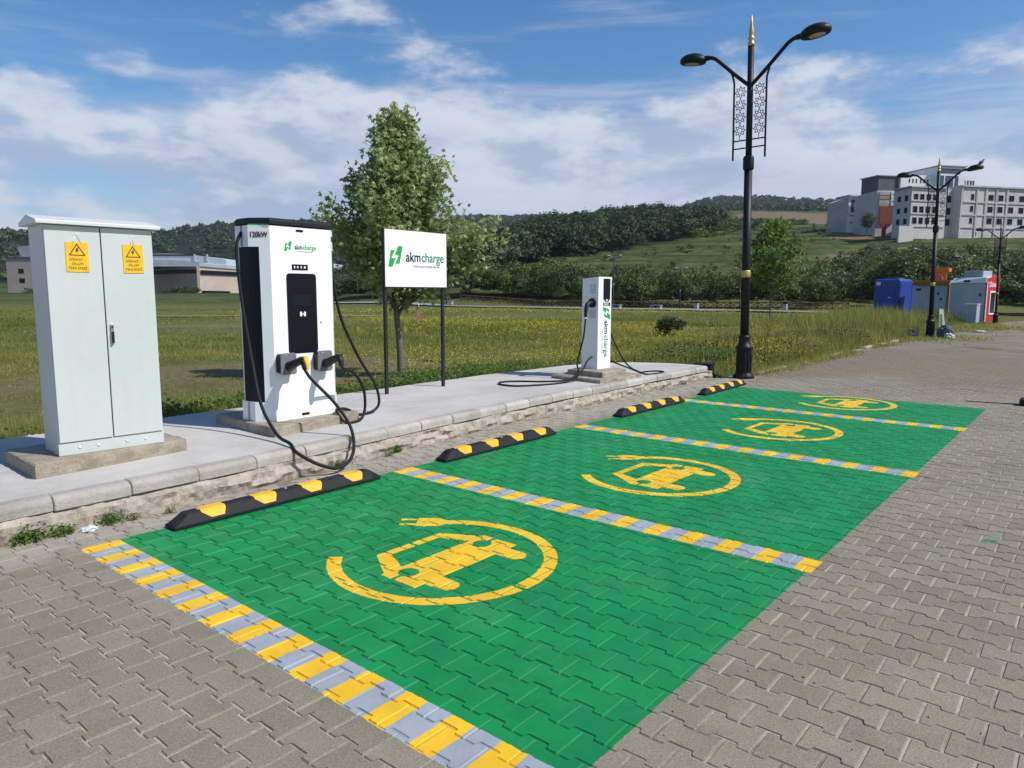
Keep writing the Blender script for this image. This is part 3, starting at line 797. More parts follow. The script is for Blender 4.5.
for (x0, x1) in ((0.006, CW / 2 - 0.004), (CW / 2 + 0.004, CW - 0.006)):
    b_ = MB(); b_.box((x0, -0.012, 0.102), (x1, 0.0035, CH - 0.006)); d = b_.build('door', M_cab, cab, bevel=0.004)
    if x0 > 0.2:
        b_ = MB(); b_.prism(rounded(x0 + 0.022, 0.835, x0 + 0.046, 0.995, 0.010), 0, 0.012, frame((0, -0.0118, 0), (1, 0, 0), (0, 0, 1))); b_.build('handle_plate', M_steel, d, bevel=0.002)
        b_ = MB(); b_.prism(rounded(x0 + 0.027, 0.845, x0 + 0.041, 0.935, 0.006), 0, 0.02, frame((0, -0.0225, 0), (1, 0, 0), (0, 0, 1))); b_.lathe([(0.0, 0), (0.007, 0), (0.007, 0.014), (0, 0.014)], 12, Matrix.Translation((x0 + 0.034, -0.022, 0.97)) @ Matrix.Rotation(PI / 2, 4, 'X')); b_.build('handle', M_black, d, bevel=0.002)
# lid: low gable with folded eaves
ov = 0.05; b_ = MB(); z0 = CH + 0.001
ym = CDp * 0.5
P = [(-0.052, z0 + 0.0), (-0.052, z0 + 0.026), (ym, z0 + 0.075), (CDp + 0.052, z0 + 0.026), (CDp + 0.052, z0)]
b_.add([(-ov, y, z) for y, z in P] + [(CW + ov, y, z) for y, z in P], [(0, 1, 2, 3, 4), (9, 8, 7, 6, 5), (0, 5, 6, 1), (1, 6, 7, 2), (2, 7, 8, 3), (3, 8, 9, 4), (4, 9, 5, 0)])
b_.build('lid', M_roof, cab, bevel=0.003)
b_ = MB(); b_.box((CW / 2 - 0.004, -0.0005, 0.104), (CW / 2 + 0.004, 0.003, CH - 0.008)); b_.build('door_gap', M_seam, cab)
def warning_sign(x0, x1, zt, h, hang, lab, lean):
    e = empty('warning_sign', cab.matrix_basis @ Vector(((x0 + x1) / 2, -0.0135, zt - h)), CA)
    e.rotation_euler.y = lean
    tag(e, lab, 'sign', 'yellow danger signs on the cabinet doors')
    w = x1 - x0; M = frame((0, 0, 0), (1, 0, 0), (0, 0, 1))
    b_ = MB(); b_.prism([(-w/2, 0), (w/2, 0), (w/2, h), (-w/2, h)], 0, 0.003, M); b_.build('plate', M_sign_y, e)
    b_ = MB(); a = 0.056; c = 0.158; t0 = [(-a, c - 0.036), (a, c - 0.036), (0, c + 0.054)]; t1 = [(q[0] * 0.80, (q[1] - c) * 0.80 + c - 0.001) for q in t0]
    n = 3
    b_.add([(x, y, 0.0042) for x, y in t0] + [(x, y, 0.0042) for x, y in t1], [(i, (i+1) % 3, 3 + (i+1) % 3, 3 + i) for i in range(3)], M)
    b_.add([(x, y, 0.0042) for x, y in [(0.002, c + 0.026), (-0.013, c - 0.004), (-0.002, c - 0.001), (-0.007, c - 0.022), (0.013, c + 0.008), (0.003, c + 0.006), (0.009, c + 0.022)]], [tuple(range(7))], M)
    b_.build('danger_triangle', M_print, e)
    for body, z, wd in (('DİKKAT -', 0.088, 0.105), ('ÖLÜM', 0.056, 0.075), ('TEHLİKESİ', 0.024, 0.125)):
        text_mesh('lettering', body, 0.026, M_print, e, frame((0, -0.0036, z - 0.004), (1, 0, 0), (0, 0, 1)), wd, 0.0004, 0.0)
    for px in (-w/2 + 0.014, w/2 - 0.014):
        for pz in (0.012, h - 0.014):
            b_ = MB(); b_.lathe([(0.0, 0), (0.004, 0), (0.004, 0.0015), (0, 0.0015)], 8, Matrix.Translation((px, -0.003, pz)) @ Matrix.Rotation(PI / 2, 4, 'X')); b_.build('screw', M_steel, e)
    b_ = MB(); b_.tube([(-hang, -0.004, h - 0.01), (0, -0.003, h + 0.066), (hang, -0.004, h - 0.01)], 0.0016, 5); b_.build('hanging_wire', M_steel, e)
warning_sign(0.135, 0.288, 1.612, 0.222, 0.030, 'yellow danger sign on the left cabinet door', 0.012)
warning_sign(0.532, 0.680, 1.612, 0.222, 0.014, 'yellow danger sign on the right cabinet door, above the handle', -0.010)

# ------------------------------------------------------------------ logo and cable helpers
M_white = mat('charger_white', (0.84, 0.862, 0.865), 0.32, 0.015, 1.0, streak=0.06)
M_logo_g = mat('logo_green', (0.012, 0.36, 0.075), 0.45, 0.04)
M_logo_d = mat('logo_dark_blue', (0.014, 0.014, 0.035), 0.45, 0.05)
M_logo_t = mat('logo_teal', (0.012, 0.22, 0.10), 0.45, 0.05)
M_red = mat('fine_print_red', (0.42, 0.10, 0.09), 0.5, 0.05)
M_screen = mat('screen_glass', (0.005, 0.006, 0.011), 0.22, 0.02, 2, spec=0.25)
M_grey = mat('holder_grey', (0.17, 0.17, 0.185), 0.5, 0.05)
M_core = mat('dark_side_panel', (0.007, 0.009, 0.015), 0.55, 0.1, spec=0.25)
M_led = mat('green_light_strip', (0.02, 0.55, 0.08), 0.3, 0.02)
M_icon = mat('white_print', (0.8, 0.8, 0.8), 0.5, 0.02)
def logo_poly():
    # two slanted bars parted by a lightning bolt
    A = [(0.0, 0.0), (0.20, 0.0), (0.34, 0.30), (0.26, 0.42), (0.10, 0.42), (0.34, 0.74), (0.12, 0.74)]
    A = [(0.0, 0.0), (0.24, 0.0), (0.46, 0.42), (0.20, 0.42), (0.42, 0.80), (0.16, 0.80)]
    B = [(0.44, 0.16), (0.70, 0.16), (0.92, 1.0), (0.62, 1.0), (0.40, 0.56), (0.66, 0.56)]
    return A, B
def logo(parent, M, size, name='logo_mark'):
    b_ = MB()
    for P in logo_poly(): b_.prism([(x * size, y * size) for x, y in P], 0, 0.0015, M)
    return b_.build(name, M_logo_g, parent)

# ------------------------------------------------------------------ tall charger
CX, CY, CZ = 4.18, 6.45, 0.343
ch = empty('charging_station', (CX, CY, CZ))
tag(ch, 'tall white 120 kW charger with black screen and two hanging cables', 'charger')
HT = 1.885
def half_plan(s):   # s=+1 front half (towards the parking bays), -1 rear half; mid gap of 4 cm
    return [(-0.48, -0.02), (-0.48, -0.115), (-0.345, -0.27), (0.345, -0.27), (0.48, -0.115), (0.48, -0.02)] if s > 0 else [(0.48, 0.02), (0.48, 0.115), (0.345, 0.27), (-0.345, 0.27), (-0.48, 0.115), (-0.48, 0.02)]
b_ = MB(); b_.prism([(-0.455, -0.10), (-0.34, -0.232), (0.34, -0.232), (0.455, -0.10), (0.455, 0.10), (0.34, 0.232), (-0.34, 0.232), (-0.455, 0.10)], 0.004, HT)
core = b_.build('side_panel', M_core, ch, bevel=0.006)
for sx_ in (-1, 1):           # ventilation ribs in the dark sides
    b_ = MB()
    for k in range(44): b_.box((sx_ * 0.4545 - 0.004, -0.085, 0.30 + k * 0.031), (sx_ * 0.4545 + 0.004, 0.085, 0.314 + k * 0.031))
    b_.build('vent_ribs', M_core, core)
for s in (1, -1):
    nm = 'front_shell' if s > 0 else 'rear_shell'
    pl = half_plan(s); b_ = MB()
    q = s
    lo, hi = 0.19, HT - 0.20
    b_.prism(pl, 0.0, lo); b_.prism(pl, hi, HT)
    # the broad front plate with its cut-back bevels
    mid = [(-0.345, -0.27), (0.345, -0.27), (0.415, -0.19), (0.395, -0.17), (-0.395, -0.17), (-0.415, -0.19)]
    if s < 0: mid = [(-x, -y) for x, y in mid]
    b_.prism(mid, lo - 0.001, hi + 0.001, cap=False)
    b_.build(nm, M_white, ch)
cap = [(-0.485, -0.10), (-0.352, -0.285), (0.352, -0.285), (0.485, -0.10), (0.485, 0.10), (0.352, 0.285), (-0.352, 0.285), (-0.485, 0.10)]
cap2 = [(x * 0.955, y * 0.93) for x, y in cap]
b_ = MB(); b_.prism(cap, HT + 0.0118, HT + 0.052); b_.prism(cap, HT + 0.0522, HT + 0.072, poly1=cap2); b_.prism([(x * 0.95, y * 0.93) for x, y in cap], HT + 0.0003, HT + 0.0116); b_.build('canopy', M_black, ch, bevel=0.004)
for sx_, sy_ in ((-1, -1), (1, -1), (-1, 1), (1, 1)):
    b_ = MB(); P_ = [(sx_ * 0.478, sy_ * 0.118), (sx_ * 0.352, sy_ * 0.264), (sx_ * 0.335, sy_ * 0.25), (sx_ * 0.46, sy_ * 0.105)]
    b_.prism(P_ if sx_ * sy_ > 0 else P_[::-1], HT + 0.0005, HT + 0.0115); b_.build('light_strip', M_led, ch)
for qx in (-0.05, 0.33):
    b_ = MB(); b_.tube([(qx, -0.2, HT + 0.072), (qx, -0.2, HT + 0.085), (qx + 0.012, -0.2, HT + 0.095), (qx + 0.024, -0.2, HT + 0.085), (qx + 0.024, -0.2, HT + 0.066)], 0.004, 6); b_.build('lifting_eye', M_steel, ch)
FM = frame((0, -0.2702, 0), (1, 0, 0), (0, 0, 1))
b_ = MB(); b_.prism(rounded(-0.184, 0.655, 0.155, 1.440, 0.035), 0, 0.004, FM); scr = b_.build('touch_panel', M_screen, ch)
b_ = MB(); b_.prism(rounded(-0.12, 1.13, 0.09, 1.235, 0.01), 0.0041, 0.0046, FM); b_.build('display', mat('display_glass', (0.008, 0.010, 0.017), 0.3, 0.02, spec=0.25), scr)
b_ = MB()
for sx_ in (-1, 1):
    b_.prism(rounded(-0.012 + sx_ * 0.022 - 0.011, 1.02, -0.012 + sx_ * 0.022 + 0.011, 1.066, 0.008), 0.0041, 0.0049, FM)
b_.prism([(-0.018, 1.036), (-0.006, 1.036), (-0.006, 1.05), (-0.018, 1.05)], 0.0041, 0.0050, FM)
b_.build('contactless_icon', M_icon, scr)
b_ = MB(); b_.prism(rounded(-0.118, 1.472, 0.064, 1.528, 0.006), 0, 0.003, FM); ib = b_.build('icon_bar', M_screen, ch)
for k, xx in enumerate((-0.095, -0.06, -0.02, 0.018)):
    b_ = MB(); b_.prism(rounded(xx, 1.490, xx + 0.014 + 0.006 * (k == 3), 1.512, 0.003), 0.0031, 0.0038, FM); b_.build('icon', M_icon, ib)
b_ = MB(); b_.prism(rounded(-0.058, 1.842, 0.022, 1.864, 0.005), 0, 0.003, FM); b_.build('camera_slot', M_screen, ch)
b_ = MB(); b_.prism(rounded(-0.06, 0.026, 0.03, 0.052, 0.008), 0, 0.003, FM); b_.build('lock_slot', M_black, ch)
b_ = MB(); b_.lathe([(0.0, 0), (0.008, 0), (0.008, 0.004), (0, 0.004)], 10, Matrix.Translation((0.20, -0.2705, 0.955)) @ Matrix.Rotation(PI / 2, 4, 'X')); b_.build('lock', M_black, ch)
logo(ch, frame((-0.195, -0.2702, 1.652), (1, 0, 0), (0, 0, 1)), 0.095)
text_mesh('lettering', 'akm', 0.066, M_logo_d, ch, frame((-0.035, -0.2715, 1.674), (1, 0, 0), (0, 0, 1)), 0.088, 0.0006, 0.0008)
text_mesh('lettering', 'charge', 0.066, M_logo_g, ch, frame((0.090, -0.2715, 1.674), (1, 0, 0), (0, 0, 1)), 0.150, 0.0006, 0.0006)
text_mesh('lettering', 'Doğanın gücünü geleceğe taşıyoruz', 0.014, M_grey, ch, frame((0.045, -0.2712, 1.650), (1, 0, 0), (0, 0, 1)), 0.16, 0.0004)
cdir = Vector((0.135, -0.155, 0)).normalized()      # along the left bevel
text_mesh('lettering', '120kW', 0.072, M_print, ch, frame((-0.415 - 0.002, -0.190 - 0.002, 1.775), cdir, (0, 0, 1)), 0.165, 0.0006, 0.0016)
text_mesh('lettering', '120kW', 0.072, M_print, ch, frame((0.415 + 0.002, -0.190 - 0.002, 1.775), (cdir.x, -cdir.y, 0), (0, 0, 1)), 0.165, 0.0006, 0.0016)
for sx_ in (-0.245, 0.178):
    hz = 0.462
    hd = MB(); hd.prism(rounded(sx_ - 0.085, hz + 0.01, sx_ + 0.085, hz + 0.20, 0.03), 0, 0.075, FM); h = hd.build('connector_holder', M_black, ch)
    b_ = MB(); b_.prism(rounded(sx_ - 0.088, hz, sx_ + 0.088, hz + 0.210, 0.030), 0.0752, 0.088, FM); b_.build('holder_face', M_grey, h, bevel=0.004)
    # plug: stubby black body pushed into the holder, handle tilted up, cable leaving downwards
    hz2 = hz + 0.085
    a = Vector((sx_, -0.360, hz2)); b2 = Vector((sx_ + 0.005, -0.465, hz2 + 0.035)); c = Vector((sx_ + 0.008, -0.555, hz2 + 0.066)); e2 = Vector((sx_ + 0.008, -0.60, hz2 + 0.03))
    p_ = MB(); p_.tube([a, a + Vector((0, -0.03, 0)), b2, c], [0.046, 0.046, 0.040, 0.034], 14); plug = p_.build('connector', M_black, ch)
    b_ = MB(); b_.tube([c + Vector((0, 0.02, 0)), c + Vector((0, -0.025, 0.004)), e2, e2 + Vector((0, -0.01, -0.05))], [0.034, 0.036, 0.030, 0.022], 12); b_.build('connector_handle', M_black, plug)
    if sx_ < 0:
        b_ = MB(); b_.tube([c + Vector((0.012, 0.01, 0.02)), c + Vector((0.02, -0.03, 0.02)), e2 + Vector((0.02, -0.012, 0.0)), e2 + Vector((0.02, -0.012, -0.055))], [0.024, 0.030, 0.028, 0.020], 10); b_.build('yellow_grip', M_sign_y, plug)
    else:
        b_ = MB(); b_.box((c.x - 0.012, c.y - 0.02, c.z + 0.034), (c.x + 0.012, c.y + 0.02, c.z + 0.039)); b_.build('release_button', M_grey, plug)
    for sz in (0.03, 0.19):
        b_ = MB(); b_.lathe([(0.0, 0), (0.006, 0), (0.006, 0.004), (0, 0.004)], 8, Matrix.Translation((sx_ - 0.03, -0.3585, hz + sz)) @ Matrix.Rotation(PI / 2, 4, 'X')); b_.build('screw', M_steel, h)
O = Vector((CX, CY, CZ))
cA = [(3.943, 5.855, 0.885), (3.965, 5.80, 0.80), (4.02, 5.72, 0.70), (4.10, 5.60, 0.552), (4.15, 5.45, 0.354), (4.093, 5.32, 0.189), (3.967, 5.22, 0.085), (3.796, 5.17, 0.05), (3.65, 5.19, 0.095), (3.535, 5.235, 0.165), (3.475, 5.33, 0.232), (3.50, 5.45, 0.282), (3.545, 5.72, 0.320), (3.60, 6.05, 0.54), (3.645, 6.25, 0.905), (3.64, 6.36, 1.385), (3.63, 6.41, 1.765), (3.64, 6.435, 2.04), (3.70, 6.45, 2.165)]
b_ = MB(); b_.tube(spline([Vector(q) - O for q in cA], 7), 0.0155, 10); b_.build('cable', M_rubber, ch)
cC = [(4.368, 5.855, 0.885), (4.43, 5.90, 0.84), (4.60, 5.95, 0.775), (4.755, 6.0, 0.60), (4.79, 6.02, 0.40), (4.73, 6.0, 0.285), (4.58, 5.95, 0.262), (4.50, 5.99, 0.272), (4.47, 6.08, 0.375), (4.54, 6.14, 0.385), (4.67, 6.18, 0.365), (4.86, 6.24, 0.278), (5.06, 6.28, 0.268), (5.19, 6.30, 0.315), (5.22, 6.31, 0.42), (5.16, 6.32, 0.60), (4.98, 6.34, 0.88), (4.79, 6.38, 1.30), (4.73, 6.42, 1.68), (4.715, 6.44, 2.0), (4.67, 6.45, 2.17)]
b_ = MB(); b_.tube(spline([Vector(q) - O for q in cC], 7), 0.0155, 10); b_.build('cable', M_rubber, ch)

# ------------------------------------------------------------------ sign board
M_board = mat('sign_board_white', (0.84, 0.87, 0.875), 0.4, 0.015)
M_post = mat('black_post_paint', (0.012, 0.013, 0.014), 0.5, 0.2, 30)
sg = empty('sign_board', (6.205, 7.333, SLAB_Z))
tag(sg, 'white rectangular charging company sign on two slim black posts', 'sign')
b_ = MB(); b_.box((0.0, -0.014, 1.425), (1.125, 0.012, 2.17)); b_.build('panel', M_board, sg, bevel=0.002)
b_ = MB(); b_.box((-0.012, -0.008, 1.41), (0.0, 0.016, 2.178)); b_.box((1.125, -0.008, 1.41), (1.137, 0.016, 2.178)); b_.box((-0.012, -0.004, 2.1705), (1.137, 0.012, 2.178)); b_.box((-0.012, -0.004, 1.41), (1.137, 0.012, 1.4245)); b_.build('panel_frame', M_post, sg)
for px in (0.028, 1.088):
    b_ = MB(); b_.box((px - 0.02, 0.0165, 0.0), (px + 0.02, 0.056, 2.15)); b_.build('post', M_post, sg, bevel=0.002)
logo(sg, frame((0.055, -0.0142, 1.685), (1, 0, 0), (0, 0, 1)), 0.275)
text_mesh('lettering', 'akm', 0.185, M_logo_d, sg, frame((0.495, -0.0160, 1.765), (1, 0, 0), (0, 0, 1)), 0.265, 0.0008, 0.003)
text_mesh('lettering', 'charge', 0.185, M_logo_t, sg, frame((0.855, -0.0160, 1.765), (1, 0, 0), (0, 0, 1)), 0.425, 0.0008, 0.002)
text_mesh('lettering', 'Doğanın gücünü geleceğe taşıyoruz', 0.04, M_red, sg, frame((0.735, -0.0158, 1.692), (1, 0, 0), (0, 0, 1)), 0.50, 0.0006)

# ------------------------------------------------------------------ slim charging post
ap = empty('charging_post', (9.80, 6.382, 0.389))
tag(ap, 'slim white charging post with vertical lettering and a cable on each side', 'charger')
PH = 1.466; hx, hy = 0.195, 0.155
b_ = MB(); b_.prism(rounded(-hx, -hy, hx, hy, 0.012, 2), 0, PH - 0.045); 
b_.add([(-hx, -hy, PH - 0.045), (hx, -hy, PH - 0.045), (hx, hy, PH - 0.045), (-hx, hy, PH - 0.045), (-hx, -hy, PH), (hx, -hy, PH), (hx, hy, PH - 0.03), (-hx, hy, PH - 0.03)], [(4, 5, 6, 7), (0, 1, 5, 4), (1, 2, 6, 5), (2, 3, 7, 6), (3, 0, 4, 7)])
b_.build('housing', M_white, ap)
FA = frame((0, -hy - 0.0002, 0), (1, 0, 0), (0, 0, 1))
b_ = MB(); b_.prism(rounded(-0.055, 1.105, 0.145, 1.44, 0.02), 0, 0.004, FA); b_.prism(rounded(-0.02, 1.075, 0.11, 1.12, 0.02), 0.0002, 0.0042, FA); d_ = b_.build('display', M_screen, ap)
b_ = MB(); b_.prism(rounded(0.02, 1.085, 0.07, 1.11, 0.005), 0.0044, 0.0055, FA); b_.build('keyhole', M_icon, d_)
b_ = MB(); b_.prism([(-0.06, 1.005), (0.155, 1.005), (0.155, 1.06), (-0.06, 1.06)], 0, 0.002, FA); pl_ = b_.build('code_plate', M_print, ap)
b_ = MB()
for k in range(3): b_.prism([(-0.045, 1.014 + k * 0.014), (0.10, 1.014 + k * 0.014), (0.10, 1.020 + k * 0.014), (-0.045, 1.020 + k * 0.014)], 0.0021, 0.0027, FA)
b_.build('printed_lines', M_icon, pl_)
# logo and lettering turned to read down the post
TM = Matrix(((0, 1, 0, 0), (-1, 0, 0, 0), (0, 0, 1, 0), (0, 0, 0, 1)))
logo(ap, FA @ Matrix.Translation((-0.055, 0.99, 0)) @ TM @ Matrix.Scale(1, 4), 0.215)
text_mesh('lettering', 'akm', 0.155, M_logo_d, ap, FA @ Matrix.Translation((-0.005, 0.665, 0.001)) @ TM, 0.215, 0.0006, 0.003)
text_mesh('lettering', 'charge', 0.155, M_logo_t, ap, FA @ Matrix.Translation((-0.005, 0.365, 0.001)) @ TM, 0.345, 0.0006, 0.002)
text_mesh('lettering', 'Doğanın gücünü geleceğe taşıyoruz', 0.035, M_grey, ap, FA @ Matrix.Translation((-0.075, 0.43, 0.001)) @ TM, 0.40, 0.0006)
for sx_ in (-1, 1):
    FS = frame((sx_ * (hx + 0.0002), 0, 0), (0, -sx_, 0) if sx_ < 0 else (0, 1, 0), (0, 0, 1))
    if sx_ < 0: FS = frame((-hx - 0.0002, 0, 0), (0, -1, 0), (0, 0, 1))
    for (za, zb) in ((1.21, 1.36), (0.82, 0.95)):
        b_ = MB()
        for k in range(6):
            for q in range(5):
                y0 = -0.005 + q * 0.024; z0 = za + (zb - za) * k / 6
                b_.prism([(y0, z0), (y0 + 0.014, z0), (y0 + 0.014, z0 + 0.012), (y0, z0 + 0.012)], 0, 0.0012, FS)
        b_.build('vent_slots', M_grey, ap)
    b_ = MB(); b_.lathe([(0.0, 0), (0.075, 0), (0.075, 0.02), (0.055, 0.03), (0.0, 0.03)], 20, FS @ Matrix.Translation((0.045, 1.055, 0))); sk = b_.build('socket', M_black, ap)
    s0 = FS @ Vector((0.045, 1.055, 0.03)); n_ = Vector((sx_, 0, 0))
    b_ = MB(); b_.tube([s0, s0 + n_ * 0.05, s0 + n_ * 0.11 + Vector((0, 0.0, -0.02)), s0 + n_ * 0.15 + Vector((0, 0.0, -0.09)), s0 + n_ * 0.16 + Vector((0, 0.0, -0.22))], [0.036, 0.036, 0.036, 0.032, 0.024], 12); b_.build('plug', M_black, ap)
    b_ = MB(); e_ = s0 + n_ * 0.16; b_.tube([e_ + Vector((0, 0, -0.22)), e_ + Vector((0, 0, -0.245))], 0.020, 10); b_.build('cable_gland', M_icon, ap)
    O = Vector((9.80, 6.382, 0.389)); st = e_ + Vector((0, 0, -0.235))
    if sx_ < 0:
        path = [st, st + Vector((-0.05, 0.0, -0.3)), Vector((9.30, 6.40, 0.52)) - O, Vector((9.22, 6.33, 0.42)) - O, Vector((9.10, 6.25, 0.33)) - O, Vector((8.96, 6.22, 0.29)) - O, Vector((8.64, 6.24, 0.265)) - O, Vector((8.255, 6.337, 0.265)) - O, Vector((7.93, 6.53, 0.265)) - O, Vector((7.93, 6.83, 0.265)) - O, Vector((8.14, 6.98, 0.265)) - O, Vector((8.38, 6.86, 0.265)) - O, Vector((8.6, 6.56, 0.265)) - O, Vector((8.92, 6.33, 0.275)) - O, Vector((9.08, 6.26, 0.35)) - O, Vector((9.25, 6.25, 0.43)) - O, Vector((9.42, 6.30, 0.53)) - O, Vector((-hx - 0.01, -0.05, 0.2))]
    else:
        path = [st, st + Vector((0.06, -0.05, -0.3)), Vector((10.42, 6.2, 0.45)) - O, Vector((10.62, 6.05, 0.285)) - O, Vector((10.9, 6.05, 0.265)) - O, Vector((11.10, 5.95, 0.265)) - O, Vector((11.02, 5.80, 0.265)) - O, Vector((10.72, 5.78, 0.265)) - O, Vector((10.5, 5.88, 0.27)) - O, Vector((10.45, 6.10, 0.34)) - O, Vector((10.30, 6.38, 0.46)) - O, Vector((hx + 0.01, 0.0, 0.2))]
    b_ = MB(); b_.tube(spline(path, 7), 0.0135, 8); b_.build('cable', M_rubber, ap)

# ------------------------------------------------------------------ wheel stops
M_ystop = mat('stop_reflective_yellow', (0.86, 0.44, 0.008), 0.45, 0.06, 12, 0.2, 90)
def wheel_stop(x0, y0, ang, label):
    L, W, H = 1.80, 0.16, 0.094
    e = empty('wheel_stop', (x0, y0, 0.004), ang); tag(e, label, 'wheel stop', 'black and yellow wheel stops')
    sec = [(-W/2, 0), (-W/2, 0.022), (-0.050, H - 0.012), (-0.036, H), (0.036, H), (0.050, H - 0.012), (W/2, 0.022), (W/2, 0)]
    b_ = MB(); n = len(sec)
    xs = [0.0, 0.012, 0.10, 0.115, L - 0.115, L - 0.10, L - 0.012, L]; ks = [0.0, 0.16, 0.95, 1.0, 1.0, 0.95, 0.16, 0.0]
    V = []
    for x_, k in zip(xs, ks):
        for y, z in sec: V.append((x_, y * (0.86 + 0.14 * k), min(z, 0.022 + (H - 0.022) * k)))
    b_.add(V, [(i*n+j, (i+1)*n+j, (i+1)*n+(j+1) % n, i*n+(j+1) % n) for i in range(len(xs)-1) for j in range(n)] + [tuple(range(n)), tuple(range(len(V)-1, len(V)-1-n, -1))])
    b_.build('rubber_body', M_rubber, e, bevel=0.004)
    g = 0.0022
    for cx_ in (0.29, 0.70, 1.11, 1.52):
        b_ = MB(); w0, w1 = 0.064, 0.090
        P = [(-W/2 - g * 0.6, 0.034, w0 * 0.8), (-0.050 - g, H - 0.012, w1), (-0.036, H + g, w1), (0.036, H + g, w1), (0.050 + g, H - 0.012, w1), (W/2 + g * 0.6, 0.034, w0 * 0.8)]
        P[0] = (-W/2 + 0.008 - g, 0.036, w0 * 0.75); P[-1] = (W/2 - 0.008 + g, 0.036, w0 * 0.75)
        Vv = [(cx_ - w + (0.022 if z < 0.05 else 0), y, z) for y, z, w in P] + [(cx_ + w + (0.022 if z < 0.05 else 0), y, z) for y, z, w in P]
        b_.add(Vv, [(i, 6 + i, 7 + i, i + 1) for i in range(5)])
        b_.build('reflective_band', M_ystop, e)
    for bx_ in (0.20, 0.9, 1.6):
        b_ = MB(); b_.lathe([(0.0, 0), (0.016, 0), (0.016, 0.004), (0, 0.004)], 10, Matrix.Translation((bx_, 0, H - 0.001))); b_.build('bolt', M_steel, e)
wheel_stop(2.125, 4.785, 0.012, 'wheel stop nearest the camera, in front of the tall charger')
wheel_stop(4.70, 4.795, 0.010, 'second wheel stop from the camera, heading the second green bay')
wheel_stop(7.93, 4.82, 0.0, 'third wheel stop from the camera, in front of the slim charging post')
wheel_stop(10.52, 4.86, 0.035, 'farthest wheel stop, beside the foot of the tall street lamp')
